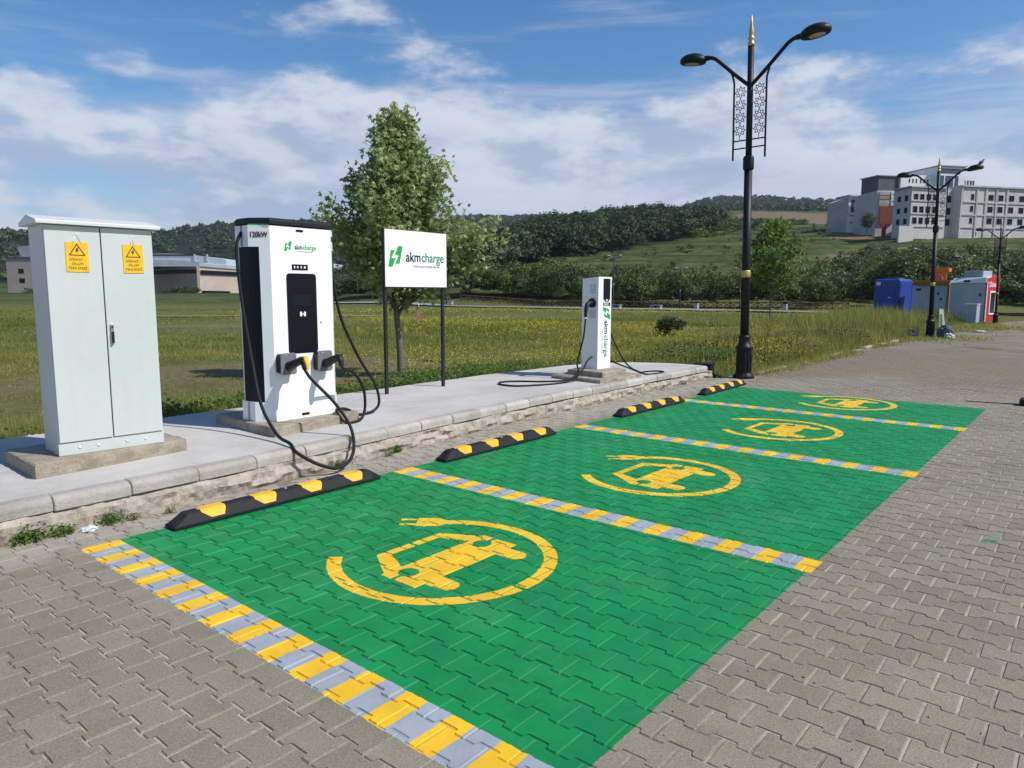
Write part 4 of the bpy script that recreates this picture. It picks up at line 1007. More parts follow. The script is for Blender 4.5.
# ------------------------------------------------------------------ street lamps
M_iron = mat('black_lamp_iron', (0.008, 0.010, 0.014), 0.5, 0.15, 18, 0.15, 90, spec=0.3)
M_gold = mat('lamp_gold', (0.62, 0.43, 0.16), 0.38, 0.08, 15, metal=0.55)
M_lens = mat('lamp_lens', (0.42, 0.42, 0.30), 0.35, 0.08, 10)
def make_lamp():
    e = empty('street_lamp')
    b_ = MB(); b_.lathe([(0.0, 0.0), (0.20, 0.0), (0.20, 0.05), (0.17, 0.075), (0.155, 0.10), (0.150, 0.13)], sides=12, smooth=False)
    b_.lathe([(0.128, 0.12), (0.128, 0.56), (0.118, 0.60)], sides=12, smooth=False)
    for k in range(12):
        a = 2 * PI * k / 12; b_.tube([(0.132 * math.cos(a), 0.132 * math.sin(a), 0.14), (0.126 * math.cos(a), 0.126 * math.sin(a), 0.57)], 0.014, 6)
    b_.lathe([(0.150, 0.56), (0.158, 0.585), (0.150, 0.62), (0.118, 0.64), (0.105, 0.70), (0.098, 0.76), (0.112, 0.775), (0.112, 0.80), (0.09, 0.815), (0.078, 0.83)], 24)
    b_.build('base', M_iron, e)
    b_ = MB(); b_.lathe([(0.078, 0.80), (0.072, 3.90)], 20); b_.lathe([(0.085, 3.86), (0.098, 3.885), (0.098, 4.07), (0.085, 4.10), (0.058, 4.12)], 20); b_.lathe([(0.056, 4.10), (0.054, 6.05)], 18); b_.build('pole', M_iron, e)
    b_ = MB(); b_.lathe([(0.0785, 1.905), (0.083, 1.91), (0.083, 2.03), (0.0785, 2.035)], 20); b_.build('gold_band', M_gold, e)
    b_ = MB(); b_.lathe([(0.0, 6.03), (0.062, 6.03), (0.066, 6.06), (0.055, 6.09), (0.04, 6.11), (0.055, 6.14), (0.058, 6.165), (0.045, 6.19), (0.034, 6.20), (0.048, 6.23), (0.046, 6.27), (0.022, 6.42), (0.006, 6.56), (0.0, 6.565)], 16); b_.build('finial', M_gold, e)
    for s in (1, -1):
        b_ = MB(); b_.tube(spline([(0, s * 0.03, 5.36), (0, s * 0.28, 5.58), (0, s * 0.62, 5.90), (0, s * 0.70, 5.96), (0, s * 0.78, 5.99), (0, s * 0.92, 6.00)], 5), 0.034, 10); b_.tube([(0, s * 0.80, 5.993), (0, s * 0.88, 6.0)], 0.046, 10); b_.build('arm', M_iron, e)
        M = Matrix.Translation((0, s * 1.12, 6.015)) @ Matrix.Rotation(s * 0.10, 4, 'X') @ Matrix.Diagonal((1.0, 1.32, 1.15, 1))
        b_ = MB(); b_.lathe([(0.0, 0.105), (0.07, 0.10), (0.13, 0.078), (0.175, 0.045), (0.195, 0.01), (0.197, -0.02), (0.185, -0.05), (0.172, -0.055), (0.0, -0.055)][::-1], 28, M); hd = b_.build('lamp_head', M_iron, e)
        b_ = MB(); b_.lathe([(0.0, -0.0602), (0.11, -0.0602), (0.115, -0.0558), (0.0, -0.0558)], 24, Matrix.Translation((0, s * 1.14, 6.015)) @ Matrix.Rotation(s * 0.10, 4, 'X') @ Matrix.Diagonal((1.0, 1.2, 1.15, 1))); b_.build('lens', M_lens, hd)
        # ornamental wing: side rod, two cross bars and a ladder of eight-pointed stars
        b_ = MB(); b_.tube([(0, s * 0.30, 4.06), (0, s * 0.30, 5.42), (0, s * 0.315, 5.50), (0, s * 0.375, 5.70)], 0.019, 8)
        for z in (4.26, 4.40): b_.tube([(0, s * 0.04, z + 0.0), (0, s * 0.31, z)], 0.013, 6)
        w = b_.build('side_wing', M_iron, e)
        b_ = MB()
        for k in range(4):
            c = Vector((0, s * 0.178, 4.585 + k * 0.225)); r1, r2 = 0.108, 0.066
            P = [c + Vector((0, math.cos(a) * r, math.sin(a) * r)) for i in range(16) for a, r in [(2 * PI * i / 16 + PI / 16 * 0, r1 if i % 2 == 0 else r2)]]
            for i in range(16): b_.tube([P[i], P[(i + 1) % 16]], 0.0065, 4, False)
            Q = [c + Vector((0, math.cos(2 * PI * i / 8 + PI / 8) * 0.045, math.sin(2 * PI * i / 8 + PI / 8) * 0.045)) for i in range(8)]
            for i in range(8): b_.tube([Q[i], Q[(i + 1) % 8]], 0.006, 4, False); b_.tube([Q[i], P[(2 * i + 1) % 16]], 0.0055, 4, False)
        b_.tube([(0, s * 0.178, 4.40), (0, s * 0.178, 4.48)], 0.006, 4); b_.build('star_lattice', M_iron, w)
    return e
lamp = make_lamp(); lamp.location = (13.26, 5.29, -0.005); lamp.rotation_euler = (-0.0157, -0.0130, 0.0)      # the mast leans a little
tag(lamp, 'tall black double-armed street lamp with gold finial beside the farthest green bay', 'street lamp', 'ornate street lamps along the lot')
l2 = copy_tree(lamp); l2.location = (30.64, 5.15, -0.01); l2['label'] = 'black double-armed street lamp with rubbish at its foot, right of the blue kiosk'
l3 = copy_tree(lamp); l3.location = (46.45, 4.77, -0.01); l3.scale = (0.84, 0.84, 0.84); l3['label'] = 'black double-armed street lamp beside the red kiosk at the right edge'
M_dark = mat('dark_plastic_box', (0.02, 0.024, 0.028), 0.6, 0.1)
b_ = MB(); b_.box((-0.13, -0.16, 0), (0.13, 0.16, 0.26)); b_.box((-0.15, -0.18, 0.2602), (0.15, 0.18, 0.285))
tag(b_.build('box', M_dark, None, (13.02, 5.98, -0.02), bevel=0.01, rotz=0.2), 'small dark plastic box between the slab corner and the lamp', 'box')
# a bird resting on the second lamp
def bird(loc):   # about pigeon size
    b_ = MB()
    b_.tube([(0, -0.10, 0.0), (0, -0.05, 0.035), (0, 0.02, 0.075), (0, 0.07, 0.11), (0, 0.095, 0.145)], [0.012, 0.050, 0.062, 0.04, 0.022], 10)
    b_.tube([(0, 0.09, 0.135), (0, 0.105, 0.165), (0, 0.13, 0.17)], [0.022, 0.030, 0.018], 10); b_.tube([(0, 0.145, 0.168), (0, 0.175, 0.162)], [0.009, 0.001], 6)
    b_.tube([(0, -0.07, 0.02), (0, -0.16, -0.04), (0, -0.24, -0.09)], [0.035, 0.03, 0.024], 8)
    o = b_.build('bird', mat('bird_feathers', (0.06, 0.06, 0.068), 0.7, 0.2, 30), None, loc); return o
bd = bird((30.66, 3.98, 6.15)); bd.rotation_euler.z = -2.2; tag(bd, 'small dark bird perched on a street lamp head', 'bird')
# slender lamps along the far path
def path_lamp():
    e = empty('path_lamp')
    b_ = MB(); b_.lathe([(0.10, 0.0), (0.10, 0.5), (0.06, 0.55), (0.045, 5.2), (0.0, 5.25)], 10); b_.build('pole', M_iron, e)
    b_ = MB(); b_.lathe([(0.065, 2.3), (0.065, 2.45)], 10); b_.build('band', M_lens, e)
    for s in (1, -1):
        b_ = MB(); b_.tube([(0, 0, 4.9), (0, s * 0.35, 5.15), (0, s * 0.55, 5.18)], 0.03, 6); b_.lathe([(0.0, -0.05), (0.16, -0.05), (0.18, 0.0), (0.12, 0.06), (0.0, 0.08)], 12, Matrix.Translation((0, s * 0.68, 5.18))); b_.build('lamp_head', mat('pale_lamp_head', (0.35, 0.36, 0.36), 0.5, 0.05), e)
    return e
PLS = [(64.36, 39.9, 1.05, 'slender path lamp rising behind the slim charging post'), (60.5, 30.4, 0.74, 'slender path lamp standing between the charging post and the tall street lamp'), (64.0, 26.2, 0.74, 'slender path lamp just left of the tall street lamp'),
       (84.7, 15.4, 1.2, 'slender path lamp behind the roofed grey kiosk, left of the second street lamp'), (72.3, 10.0, 0.95, 'slender path lamp behind the white and red kiosk'),
       (66.0, 66.0, 0.95, 'slender path lamp in front of the hedge, left of the slim charging post'), (66.0, 84.0, 0.95, 'slender path lamp seen to the right of the tree trunk')]
p0 = None
for (x_, y_, k, lab) in PLS:
    o = path_lamp() if p0 is None else copy_tree(p0)
    p0 = p0 or o
    o.location = (x_, y_, float(land(x_, y_)) - 0.05); o.scale = (k, k, k); tag(o, lab, 'street lamp', 'slender lamps along the far path')

# ------------------------------------------------------------------ kiosks
M_blue = mat('kiosk_blue', (0.018, 0.055, 0.30), 0.45, 0.08, 1.5)
M_kgrey = mat('kiosk_grey_panel', (0.36, 0.40, 0.46), 0.5, 0.06, 1.0)
M_kwhite = mat('kiosk_white', (0.72, 0.74, 0.76), 0.45, 0.05, 1.0)
M_kred = mat('kiosk_red', (0.52, 0.020, 0.022), 0.45, 0.06, 1.5)
M_wood = mat('kiosk_wood', (0.24, 0.13, 0.045), 0.6, 0.2, 4)
M_orange = mat('kiosk_orange', (0.58, 0.17, 0.018), 0.55, 0.08, 3)
M_kglass = mat('dark_glass', (0.02, 0.025, 0.03), 0.15, 0.05)
def kframe(p0, p1):
    """empty at p0 whose x axis runs to p1: the wall facing the camera"""
    a = math.atan2(p1[1] - p0[1], p1[0] - p0[0]); return a, math.hypot(p1[0] - p0[0], p1[1] - p0[1])
# blue moulded cabin
a, w = kframe((54.35, 12.75), (54.12, 11.05))
k1 = empty('kiosk', (54.35, 12.75, 0.05), a); tag(k1, 'blue moulded kiosk cabin standing in the tall weeds', 'kiosk')
b_ = MB(); b_.box((0, 0, 0), (w, 2.2, 2.55)); b_.build('cabin', M_blue, k1, bevel=0.16, seg=4)
b_ = MB(); b_.box((w * 0.02 + 0.0, 2.28, 0), (w - 0.02, 6.3, 2.42)); b_.build('cabin_extension', M_blue, k1, bevel=0.14, seg=4)
b_ = MB(); b_.box((0.5, 0.4, 2.545), (1.4, 1.6, 2.63)); b_.build('roof_hatch', M_blue, k1, bevel=0.05)
b_ = MB(); b_.prism(rounded(0.62, 0.15, 1.42, 2.05, 0.08), 0, 0.02, frame((0, -0.002, 0), (1, 0, 0), (0, 0, 1))); d = b_.build('door', M_blue, k1, bevel=0.006)
b_ = MB(); b_.box((0.98, -0.06, 1.28), (1.14, -0.0225, 1.33)); b_.build('handle', M_steel, d)
b_ = MB(); b_.box((0.16, -0.03, 2.12), (0.44, -0.002, 2.36)); b_.build('notice', M_kwhite, k1)
b_ = MB(); b_.box((w + 0.001, 2.7, 1.85), (w + 0.015, 4.0, 2.10)); b_.build('window_strip', M_kwhite, k1)
# grey kiosk with timber roof and orange hood
a, w = kframe((52.45, 9.95), (52.5, 8.05))
k2 = empty('kiosk', (52.45, 9.95, 0.05), a); tag(k2, 'grey kiosk with timber eaves and an orange roof hood', 'kiosk')
b_ = MB(); b_.box((0, 0, 0), (w, 2.6, 2.12)); b_.build('wall', M_kgrey, k2, bevel=0.02)
b_ = MB(); b_.box((-0.04, -0.25, 2.122), (w + 0.10, 2.9, 2.32)); rf = b_.build('roof', M_wood, k2, bevel=0.02)
b_ = MB(); b_.box((-0.06, -0.3, 2.3202), (w + 0.16, 2.95, 2.40)); b_.build('roof_sheet', M_orange, rf)
b_ = MB(); b_.box((w + 0.002, -0.05, 0), (w + 0.12, 2.6, 2.118)); b_.build('corner_board', M_wood, k2)
b_ = MB(); b_.box((0.85, 0.5, 2.402), (w - 0.15, 0.6, 2.95)); b_.box((0.78, 0.45, 2.952), (w - 0.05, 1.7, 3.20)); b_.box((0.85, 0.6, 2.402), (1.0, 1.6, 2.95)); b_.build('hood', M_orange, k2, bevel=0.02)
b_ = MB(); b_.tube([(1.0 + 0.4 * math.cos(t) + 0.15, 0.44, 2.42 + 0.4 * math.sin(t)) for t in np.linspace(0.1, PI - 0.1, 12)], 0.03, 6); b_.build('duct_ring', M_steel, k2)
b_ = MB(); b_.box((0.15, -0.02, 1.75), (0.45, -0.002, 1.90)); b_.build('vent', M_kglass, k2)
for q in ((1.52, 1.15), (1.36, 1.5)):
    b_ = MB(); b_.box((q[0], -0.03, q[1]), (q[0] + 0.12, -0.002, q[1] + 0.14)); b_.build('socket_box', M_kglass, k2)
# white kiosk with red serving side
a, w = kframe((49.15, 7.4), (48.7, 5.6))
k3 = empty('kiosk', (49.15, 7.4, 0.03), a); tag(k3, 'white kiosk with a red serving side and rooftop unit', 'kiosk')
b_ = MB(); b_.box((0, 0, 0), (w, 1.75, 2.2)); b_.build('wall', M_kgrey, k3, bevel=0.02)
b_ = MB(); b_.add([(-0.03, -0.05, 2.202), (w + 0.03, -0.05, 2.202), (w + 0.03, 1.8, 2.202), (-0.03, 1.8, 2.202), (0.1, 0.25, 2.50), (w + 0.03, 0.0, 2.52), (w + 0.03, 1.7, 2.60), (0.1, 1.6, 2.5)], [(0, 1, 5, 4), (1, 2, 6, 5), (2, 3, 7, 6), (3, 0, 4, 7), (4, 5, 6, 7)]); b_.build('roof', M_kwhite, k3)
b_ = MB(); b_.box((0.55, 0.35, 2.49), (1.55, 1.6, 2.90)); u_ = b_.build('rooftop_unit', M_kgrey, k3, bevel=0.02)
b_ = MB()
for k in range(6): b_.box((0.56, 0.335, 2.54 + k * 0.055), (1.54, 0.349, 2.565 + k * 0.055))
b_.build('louvre', M_kgrey, u_)
b_ = MB(); b_.add([(w + 0.002, 0.05, 0.0), (w + 0.06, 0.05, 0.0), (w + 0.06, 1.76, 0.0), (w + 0.002, 1.76, 0.0), (w + 0.002, 0.05, 2.45), (w + 0.06, 0.05, 2.45), (w + 0.06, 1.76, 2.72), (w + 0.002, 1.76, 2.72)], [(0, 1, 5, 4), (1, 2, 6, 5), (2, 3, 7, 6), (3, 0, 4, 7), (4, 5, 6, 7)]); rs = b_.build('red_side', M_kred, k3)
b_ = MB(); b_.box((w + 0.062, -0.02, 0.0), (w + 0.10, 0.05, 2.3)); b_.build('corner_trim', M_kwhite, k3)
b_ = MB(); b_.box((w + 0.062, 0.45, 0.40), (w + 0.10, 1.25, 1.75)); wf = b_.build('serving_window', M_kwhite, k3)
b_ = MB(); b_.box((w + 0.101, 0.55, 0.50), (w + 0.106, 1.15, 1.65)); b_.build('pane', M_kglass, wf)
text_mesh('lettering', 'Döner', 0.40, M_kwhite, rs, frame((w + 0.063, 0.92, 1.98), (0, 1, 0), (0, 0, 1)), 1.15, 0.004, 0.01)
b_ = MB(); b_.prism([(0.35, 0.2), (1.35, 0.2), (1.35, 1.95), (0.35, 1.95)], 0, 0.015, frame((0, -0.002, 0), (1, 0, 0), (0, 0, 1))); b_.build('door', M_kgrey, k3, bevel=0.005)
b_ = MB(); b_.box((1.55, -0.03, 1.45), (1.67, -0.002, 1.60)); b_.build('socket_box', M_kglass, k3)
b_ = MB(); b_.box((0.72, -0.035, 2.24), (1.05, -0.052 + 0.0, 2.38)); b_.build('roof_vent', M_kglass, k3)
bx_ = empty('utility_box', (47.45, 6.35, 0.0), math.atan2(-0.62, -0.16)); tag(bx_, 'small pale utility box standing against the white kiosk', 'utility box')
b_ = MB(); b_.box((0, 0, 0), (0.60, 0.45, 1.02)); b_.build('housing', M_kgrey, bx_, bevel=0.02)
b_ = MB(); b_.box((-0.03, -0.03, 1.022), (0.63, 0.48, 1.06)); b_.build('lid', M_kwhite, bx_, bevel=0.01)
# rubbish at the second lamp's foot
def crumple(name, loc, size, m, seed, label, cat):
    r1 = random.Random(seed); bm = bmesh.new(); bmesh.ops.create_icosphere(bm, subdivisions=3, radius=1.0)
    for v in bm.verts:
        k = 1 + r1.uniform(-0.22, 0.22) + 0.15 * math.sin(v.co.x * 5 + seed) * math.cos(v.co.z * 4)
        v.co = Vector((v.co.x * k * size[0], v.co.y * k * size[1], max(-0.55, v.co.z * k) * size[2] + 0.55 * size[2]))
    me = bpy.data.meshes.new(name); bm.to_mesh(me); bm.free(); me.materials.append(m)
    o = bpy.data.objects.new(name, me); o.location = loc; col.objects.link(o); tag(o, label, cat); return o
def leaning_board(loc, rz, h, w, m, label, m2):
    e = empty('leaning_board', loc, rz); tag(e, label, 'board')
    b_ = MB(); b_.add([(-w/2, 0.0, 0), (w/2, 0.0, 0), (w/2*0.5, 0.28, h), (-w/2*0.5, 0.28, h), (-w/2, 0.03, 0), (w/2, 0.03, 0), (w/2*0.5, 0.31, h), (-w/2*0.5, 0.31, h)], [(0, 1, 2, 3), (7, 6, 5, 4), (0, 4, 5, 1), (1, 5, 6, 2), (2, 6, 7, 3), (3, 7, 4, 0)]); b_.build('board', m, e)
    b_ = MB(); b_.add([(-w*0.42, -0.004 + 0.06, 0.2), (w*0.1, -0.004 + 0.06, 0.2), (w*0.05, 0.225, h*0.82), (-w*0.22, 0.225, h*0.82)], [(0, 1, 2, 3)]); b_.build('print', m2, e)
M_bag = mat('pale_plastic_bag', (0.55, 0.58, 0.60), 0.45, 0.12, 20)
M_bagb = mat('blue_grey_bag', (0.07, 0.09, 0.11), 0.5, 0.15, 20)
leaning_board((30.52, 4.72, 0.0), -1.05, 1.05, 0.26, mat('board_pale', (0.62, 0.62, 0.55), 0.6, 0.1, 6), 'pale leaning board with green print beside the second street lamp', mat('board_green', (0.10, 0.28, 0.06), 0.6, 0.1))
crumple('rubbish_bag', (30.35, 4.62, 0.0), (0.26, 0.24, 0.30), M_bagb, 3, 'grey blue rubbish bag right of the second street lamp foot', 'bag')
crumple('rubbish_bag', (30.45, 5.75, 0.0), (0.24, 0.22, 0.16), M_bagb, 5, 'flat blue rubbish bag left of the second street lamp foot', 'bag')
crumple('rubbish_bag', (30.1, 4.45, 0.0), (0.16, 0.16, 0.12), M_bag, 7, 'small pale rubbish bag lying before the second street lamp', 'bag')
crumple('crumpled_paper', (1.76, 5.17, 0.0), (0.05, 0.032, 0.022), mat('white_paper', (0.55, 0.60, 0.62), 0.6, 0.1, 40), 9, 'crumpled white paper lying at the kerb below the cabinet', 'litter')
crumple('litter', (36.0, 4.2, 0.0), (0.3, 0.2, 0.05), M_bag, 15, 'pale flat litter on the paving before the white kiosk', 'litter')
# black cable and its rubber foot at the right edge of the lot
rb = empty('cable_ramp', (12.70, 0.72, 0.0)); tag(rb, 'black rubber block with a thin black cable at the right edge', 'cable block')
b_ = MB(); b_.prism(rounded(-0.16, -0.26, 0.16, 0.20, 0.08), 0.0, 0.10); b_.build('block', M_rubber, rb, bevel=0.02)
b_ = MB(); b_.tube(spline([(-0.19, 0.85, 0.010), (-0.14, 0.55, 0.011), (-0.07, 0.25, 0.012), (0.0, 0.05, 0.03)], 5), 0.007, 6); b_.build('cable', M_rubber, rb)
# ------------------------------------------------------------------ far kerb, path, fence
kb = empty('low_kerb', (18.0, 5.4, 0.0)); tag(kb, kind='structure')
x = 14.0
while x < 26.5:
    L = random.uniform(0.75, 0.98)
    y = 5.30 + 0.012 * (x - 13.6) + random.uniform(-0.02, 0.02)
    b_ = MB(); b_.box((0.01, 0, -0.06), (L - 0.01, 0.13, 0.045 + random.uniform(-0.045, 0.015)))
    o = b_.build('kerb_stone', M_kerb, kb, (x - 18.0, y - 5.4, 0.0), bevel=0.015, seg=2); o.rotation_euler = (random.uniform(-.06, .06), random.uniform(-.02, .02), random.uniform(-.03, .03) + 0.012)
    x += L
M_road = mat('pale_path_concrete', (0.27, 0.27, 0.26), 0.9, 0.1, 0.5)
def strip(name, pts, w, m, dz):
    V = []; P = [Vector((*q, 0)) for q in pts]
    Q = []
    for i in range(len(P) - 1):
        n = max(2, int((P[i+1] - P[i]).length / 3))
        Q += [P[i].lerp(P[i+1], k / n) for k in range(n)]
    Q.append(P[-1])
    for i, q in enumerate(Q):
        t = (Q[min(i+1, len(Q)-1)] - Q[max(i-1, 0)]).normalized(); s = Vector((-t.y, t.x, 0)) * w / 2
        for e in (q - s, q + s): V.append((e.x, e.y, float(land(e.x, e.y)) + dz))
    o = rawmesh(name, V, [(2*i, 2*i+2, 2*i+3, 2*i+1) for i in range(len(Q)-1)], m); tag(o, kind='structure'); return o
strip('path', [(58.5, 14), (58.0, 26), (57, 34), (56.5, 50), (60, 66), (60, 100)], 2.6, M_road, 0.14)
strip('field_path', [(16.5, 43.9), (18.7, 42.6), (24, 38.6), (29, 35.2)], 0.8, mat('trodden_path', (0.24, 0.21, 0.16), 0.95, 0.1, 1), 0.10)
M_fwood = mat('fence_brown_wood', (0.14, 0.075, 0.035), 0.8, 0.15, 5)
def far_fence(p0, p1, label):
    P0 = Vector((*p0, 0)); P1 = Vector((*p1, 0)); L = (P1 - P0).length; n = int(L / 1.3)
    e = empty('rail_fence', (p0[0], p0[1], float(land(*p0)))); tag(e, label, 'fence')
    bp, br, bx = MB(), MB(), MB()
    for i in range(n + 1):
        q = P0.lerp(P1, i / n); z = float(land(q.x, q.y)) - float(land(*p0)); q = q - P0
        bp.box((q.x - 0.045, q.y - 0.045, z - 0.1), (q.x + 0.045, q.y + 0.045, z + 0.78))
        if i < n:
            q2 = P0.lerp(P1, (i + 1) / n); z2 = float(land(q2.x, q2.y)) - float(land(*p0)); q2 = q2 - P0
            for h in (0.2, 0.68): br.tube([(q.x, q.y, z + h), (q2.x, q2.y, z2 + h)], 0.05, 4, False, False)
            m_ = (q + q2) / 2
            for a_, b2 in ((q, m_), (m_, q2)):
                bx.tube([(a_.x, a_.y, z + 0.22), (b2.x, b2.y, z + 0.66)], 0.035, 4, False, False); bx.tube([(a_.x, a_.y, z + 0.66), (b2.x, b2.y, z + 0.22)], 0.035, 4, False, False)
    tag(bp.build('posts', M_fwood, e), kind='stuff'); tag(br.build('rails', M_fwood, e), kind='stuff'); tag(bx.build('cross_braces', M_fwood, e), kind='stuff')
far_fence((66.5, 64), (66.5, 17.5), 'brown crossed-rail timber fence along the foot of the hedge')
far_fence((66.0, 3.5), (78.0, -14.0), 'brown crossed-rail timber fence at the right edge beyond the red kiosk')
# small things beside the far path
M_bol = mat('pale_bollard', (0.40, 0.42, 0.44), 0.6, 0.1, 3)
def litter_bin(x_, y_, lab):
    e = empty('litter_bin', (x_, y_, float(land(x_, y_)))); tag(e, lab, 'bin', 'pale bins along the far path')
    b_ = MB(); b_.box((-0.16, -0.16, 0), (0.16, 0.16, 0.62)); b_.build('bin', M_bol, e, bevel=0.03); b_ = MB(); b_.box((-0.18, -0.18, 0.63), (0.18, 0.18, 0.78)); b_.build('bin_top', M_iron, e, bevel=0.03)
litter_bin(60.6, 28.8, 'pale bin by the far path, left of the tall street lamp')
litter_bin(61.5, 21.2, 'pale bin by the far path, right of the young tree trunk')
litter_bin(61.0, 92.0, 'pale bin by the far path, left of the sign board posts')
def bench(x_, y_, lab):
    e = empty('bench', (x_, y_, float(land(x_, y_)))); tag(e, lab, 'bench', 'low benches along the far path')
    b_ = MB(); b_.box((-0.2, -0.6, 0.36), (0.2, 0.6, 0.42)); b_.build('seat', M_bol, e)
    for s in (-0.45, 0.45):
        b_ = MB(); b_.box((-0.18, s - 0.08, 0), (0.18, s + 0.08, 0.358)); b_.build('leg', M_kgrey, e)
bench(61.0, 37.5, 'low pale bench by the far path, directly right of the charging post')
bench(61.2, 33.2, 'low pale bench by the far path, midway between post and street lamp')
bench(62.0, 61.5, 'low pale bench by the far path, left of the charging post')
mk = empty('marker_sign', (24.0, 25.9, float(land(24.0, 25.9)))); tag(mk, 'small red and white marker board in the meadow by the tree', 'marker')
b_ = MB(); b_.box((-0.02, -0.02, 0), (0.02, 0.02, 1.0)); b_.build('stake', M_kwhite, mk)
b_ = MB(); b_.prism([(-0.10, 0.15), (0.10, 0.15), (0.10, 0.7), (-0.02, 0.9), (-0.10, 0.6)], 0.021, 0.035, frame((0, 0, 0), (0.64, -0.77, 0), (0, 0, 1))); b_.build('board', mat('marker_red', (0.50, 0.26, 0.16), 0.6, 0.1), mk)

# ------------------------------------------------------------------ buildings on the hill
M_conc = mat('bare_concrete_wall', (0.58, 0.565, 0.535), 0.9, 0.10, 0.25, c2=(0.46, 0.445, 0.42))
M_concd = mat('concrete_band', (0.47, 0.455, 0.43), 0.9, 0.10, 0.25)
M_winh = mat('window_void', (0.010, 0.011, 0.013), 0.8, 0.1, spec=0.08)
M_bluegl = mat('blue_glazing', (0.035, 0.085, 0.13), 0.2, 0.1, 0.3)
M_whitew = mat('white_facade', (0.78, 0.78, 0.76), 0.8, 0.06, 0.3)
M_slate = mat('dark_slate_cladding', (0.075, 0.08, 0.09), 0.7, 0.1, 0.3)
M_brick = mat('red_facade', (0.26, 0.065, 0.04), 0.85, 0.1, 0.4)
M_ochre = mat('ochre_facade', (0.42, 0.31, 0.16), 0.85, 0.1, 0.4)
YAWZ = math.atan2(RT.y, RT.x)
_cp, _sp = math.cos(PITCH), math.sin(PITCH)
def lat(u, d, v=212):
    b = (384 - v) / 716.4; return (u - 512) / 716.4 * d / (_cp + b * _sp)
def hgt(v, d):
    b = (384 - v) / 716.4; return CAM_H + d * (b * _cp - _sp) / (_cp + b * _sp)      # height of a sight line at depth d
def bld(d, l, z, label, name='building', turn=0.0):
    e = empty(name, away(l, d, z), YAWZ + turn); tag(e, label, 'building'); return e      # local x right, y away, z up
def windows(e, rects, m, depth=0.25, name='window', frame_m=None):
    for (x0, z0, x1, z1) in rects:
        b_ = MB(); t = 0.07
        b_.box((x0 - t, -0.06, z0 - t), (x1 + t, -0.012, z0)); b_.box((x0 - t, -0.06, z1), (x1 + t, -0.012, z1 + t)); b_.box((x0 - t, -0.06, z0), (x0, -0.012, z1)); b_.box((x1, -0.06, z0), (x1 + t, -0.012, z1))
        f = b_.build(name, frame_m or M_concd, e)
        b_ = MB(); b_.box((x0, -0.03, z0), (x1, -0.011, z1)); b_.build('pane', m, f)
D1 = 200.0
def px(u): return lat(u, D1)
def pz(v): return hgt(v, D1)
zb = 16.6
A = bld(D1, px(910), zb, 'unfinished grey concrete building with rows of dark window openings on the hill', turn=0.24)
W = px(1075) - px(910)
X_ = lambda u: px(u) - px(910)
Z_ = lambda v: pz(v) - zb
b_ = MB(); b_.box((0, 0, -2), (X_(952), 6.5, Z_(186.5))); b_.box((X_(952) + 0.01, 1.6, -2), (X_(966), 6.4, Z_(185.5))); b_.box((X_(966) + 0.01, -0.8, -2), (W, 14, Z_(184)))
b_.build('wall', M_conc, A)
b_ = MB(); b_.box((-0.6, -0.5, Z_(186.3)), (X_(952) - 0.05, 6.8, Z_(184.8))); b_.box((X_(966) + 0.05, -1.3, Z_(183.9)), (W, 14.3, Z_(182.3))); b_.build('parapet', M_concd, A)
for v in (199.2, 212.2, 225.0):
    b_ = MB(); b_.box((-0.15, -0.22, Z_(v) - 0.2), (X_(951), -0.01, Z_(v) + 0.2)); b_.box((X_(967), -1.02, Z_(v) - 0.2), (W, -0.81, Z_(v) + 0.2)); b_.build('floor_band', M_concd, A)
for u in (966.2, 985.2, 996.5, 1009.6, 1023):
    b_ = MB(); b_.box((X_(u), -1.06, 0), (X_(u) + 0.5, -1.021, Z_(185))); b_.build('pilaster', M_concd, A)
windows(A, [(X_(u), Z_(v + 5.6), X_(u + 5.2), Z_(v - 0.9)) for v in (193.5, 205.8, 217) for u in (912.6, 920, 927.8, 935.8)], M_winh)
def windows_at(e, y, rects, m, fm=None, name='window'):
    for (x0, z0, x1, z1) in rects:
        b_ = MB(); t = 0.07
        b_.box((x0 - t, y - 0.06, z0 - t), (x1 + t, y - 0.012, z0)); b_.box((x0 - t, y - 0.06, z1), (x1 + t, y - 0.012, z1 + t)); b_.box((x0 - t, y - 0.06, z0), (x0, y - 0.012, z1)); b_.box((x1, y - 0.06, z0), (x1 + t, y - 0.012, z1))
        f = b_.build(name, fm or M_concd, e)
        b_ = MB(); b_.box((x0, y - 0.03, z0), (x1, y - 0.011, z1)); b_.build('pane', m, f)
windows_at(A, 1.6, [(X_(u), Z_(v + 6.8), X_(u + 5), Z_(v)) for v in (192.5, 204.8, 216) for u in (958.5,)] + [(X_(953.2), Z_(v + 6.8), X_(957.2), Z_(v)) for v in (192.5, 204.8, 216)], M_winh)
windows_at(A, -0.8, [(X_(u), Z_(v + 6), X_(u + w_), Z_(v)) for v in (191, 203, 215) for (u, w_) in ((979, 3.6), (1000.6, 6.4), (1013.2, 6.4), (1026.8, 6.4), (1040, 6.4))] + [(X_(986), Z_(233.5), X_(989), Z_(229.5))], M_winh)
b_ = MB(); b_.box((X_(893), -1.5, -2), (-0.02 + 0.0, -0.9, Z_(225.5))); b_.build('yard_wall', M_conc, A)
# windows on the shaded flank
for v in (193.5, 205.8, 217):
    for k in range(2):
        b_ = MB(); b_.box((-0.03, 1.2 + k * 2.6, Z_(v + 5.6)), (-0.011, 2.4 + k * 2.6, Z_(v))); b_.build('flank_window', M_winh, A)
